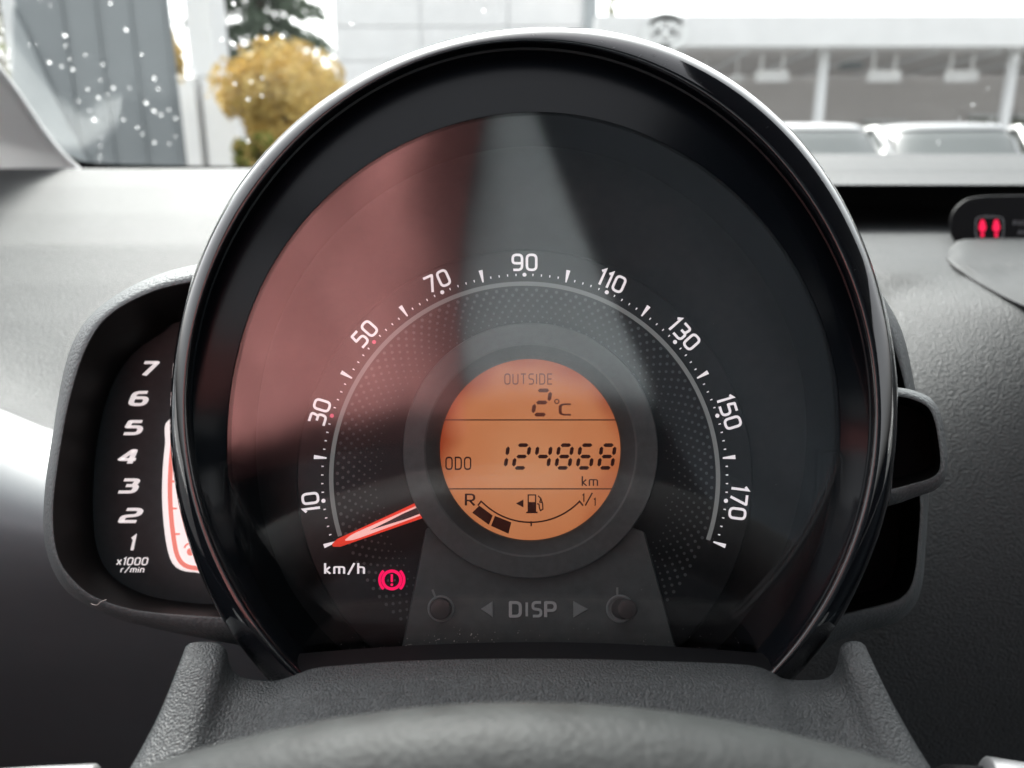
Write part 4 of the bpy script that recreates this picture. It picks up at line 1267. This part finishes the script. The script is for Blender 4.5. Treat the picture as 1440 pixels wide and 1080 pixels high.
mb = MB(); leaves(mb, c, .16, .55, 400, .06, clump=10); build(mb, "crown", [M_gleaf, M_bare], ft)

# cars seen nose-on over the dash
def car(label, px, py_top, Y, paint, yaw, hw=.86):
    top_z = G(px, py_top, Y + 1.6).z
    cx = G(px, py_top, Y + .9).x
    M = Matrix.Translation((cx, Y + 1.0, 0)) @ Matrix.Rotation(R(yaw), 4, 'Z')
    root = thing("parked_car", label, "car", M=M, group="cars parked before the showroom")
    def W(x, y, z): return M @ Vector((x, y, z))
    H = top_z
    # sections along the length: y, half width low, half width belt, z low, z belt
    mb = MB(); rg = []
    for y, hwid, zl, zb_ in ((-1.95, .62, .38, .62), (-1.85, .76, .26, .74), (-1.5, hw - .02, .24, .84), (-.75, hw, .24, .95), (0, hw, .24, .97), (1.0, hw, .24, .98), (1.7, hw - .03, .26, .98), (1.95, hw - .1, .32, .9)):
        pr = [(-hwid * .9, zl), (-hwid, zl + .12), (-hwid, (zl + zb_) / 2), (-hwid * .97, zb_ - .06), (-hwid * .86, zb_), (0, zb_ + .03), (hwid * .86, zb_), (hwid * .97, zb_ - .06), (hwid, (zl + zb_) / 2), (hwid, zl + .12), (hwid * .9, zl)]
        rg.append([W(x, y, z) for x, z in pr])
    mb.rings(rg, True, True, True)
    build(mb, "body", paint, root, smooth=True, autos=40)
    # greenhouse: rounded rings from belt line to roof
    def rring(wx, y0, y1, z, n=32):
        q = []
        for k in range(n):
            t = 2 * math.pi * k / n; c_, s_ = math.cos(t), math.sin(t)
            e = .55
            q.append(W(wx * math.copysign(abs(c_) ** e, c_), (y0 + y1) / 2 + (y1 - y0) / 2 * math.copysign(abs(s_) ** e, s_), z))
        return q
    mb = MB(); mb.rings([rring(hw * .90, -.95, 1.8, .93), rring(hw * .86, -.72, 1.72, 1.08), rring(hw * .79, -.42, 1.58, H - .17), rring(hw * .74, -.26, 1.46, H - .085)], True); build(mb, "cabin_glass", M_carglass, root, smooth=True)
    mb = MB(); mb.rings([rring(hw * .76, -.30, 1.5, H - .10), rring(hw * .74, -.27, 1.47, H - .07), rring(hw * .68, -.16, 1.36, H - .03), rring(hw * .5, .05, 1.15, H - .005), rring(hw * .2, .3, .9, H)], True, True, True); build(mb, "roof", paint, root, smooth=True)
    for s in (-1, 1):
        mb = MB(); mb.tube([W(s * hw * .83, -.86, .95), W(s * hw * .76, -.6, 1.12), W(s * hw * .68, -.24, H - .08), W(s * hw * .70, 1.3, H - .09), W(s * hw * .84, 1.66, .97)], .03, 8); build(mb, "pillar", paint, root, smooth=True)
        mb = MB(); mb.sphere(W(s * (hw + .08), -.55, 1.0), .11, 10, 6, (1, .6, .7)); build(mb, "wing_mirror", paint, root, smooth=True)
        mb = MB(); mb.sphere(W(s * hw * .68, -1.82, .68), .14, 10, 6, (1, .5, .6)); build(mb, "headlight", M_carglass, root, smooth=True)
        for y in (-1.25, 1.25):
            mb = MB(); mb.tube([W(s * (hw - .18), y, .31), W(s * (hw + .01), y, .31)], .31, 20); wh = build(mb, "wheel", M_tyre, root)
            mb = MB(); mb.tube([W(s * (hw + .0), y, .31), W(s * (hw + .02), y, .31)], .2, 16); build(mb, "wheel_rim", M_silver, wh)
    mb = MB(); mb.box(M @ Vector((0, -1.95, .5)), (.9, .06, .14), M.to_3x3()); build(mb, "grille", M_black, root)
    mb = MB(); mb.tube([W(-.5, -.8, 1.0), W(.1, -.6, 1.09)], .012, 6); build(mb, "wiper", M_black, root)
    return root
car("white hatchback parked nose-on just right of the speedometer hood", 1140, 177, 6.5, M_carw, 0, .8)
car("silver saloon parked nose-on at a slight angle by the right column", 1336, 177, 6.6, M_carsv, -12, .82)

# ------------------------------------------------------------------ dust and fibres
mb = MB()
def speck(p, s, nrm):
    a = Vector((random.gauss(0, 1), random.gauss(0, 1), random.gauss(0, 1))).normalized()
    b = a.orthogonal().normalized(); c = a.cross(b)
    P = [p + a * s, p - a * s * .8, p + b * s * .7, p - b * s * .7, p + c * s * .6, p - c * s * .6]
    mb.add(P, [(0, 2, 4), (2, 1, 4), (1, 3, 4), (3, 0, 4), (2, 0, 5), (1, 2, 5), (3, 1, 5), (0, 3, 5)])
for k in range(70):
    x = random.gauss(625, 55); speck(UL(x, 905 + abs(x - 750) * .07 - random.random() ** 2 * 20 + random.gauss(0, 4), .001), random.uniform(.00008, .00024), LN)
for k in range(90):
    x = random.uniform(470, 1060); speck(UL(x, 912 - random.random() ** 1.5 * 40 + abs(x - 750) * .05, .001), random.uniform(.00004, .00012), LN)
for k in range(60):
    a = random.uniform(0, 6.28); r_ = random.random() ** .5 * 400; speck(UL(750 + r_ * math.cos(a), 590 + r_ * math.sin(a), .001), random.uniform(.00003, .00007), LN)
build(mb, "dust", M_dust, None, kind="stuff", label="pale dust specks along the foot of the lens", cat="dust")
mb = MB()
q = catmull([(128, 849), (136, 851), (142, 846), (150, 843)], 12, False)
mb.tube([U(x, y, -.0135) for x, y in q], .00012, 5)
build(mb, "fibre", M_fibre, None, label="tiny pale fibre stuck on the lower rim of the tachometer pod", cat="fibre")
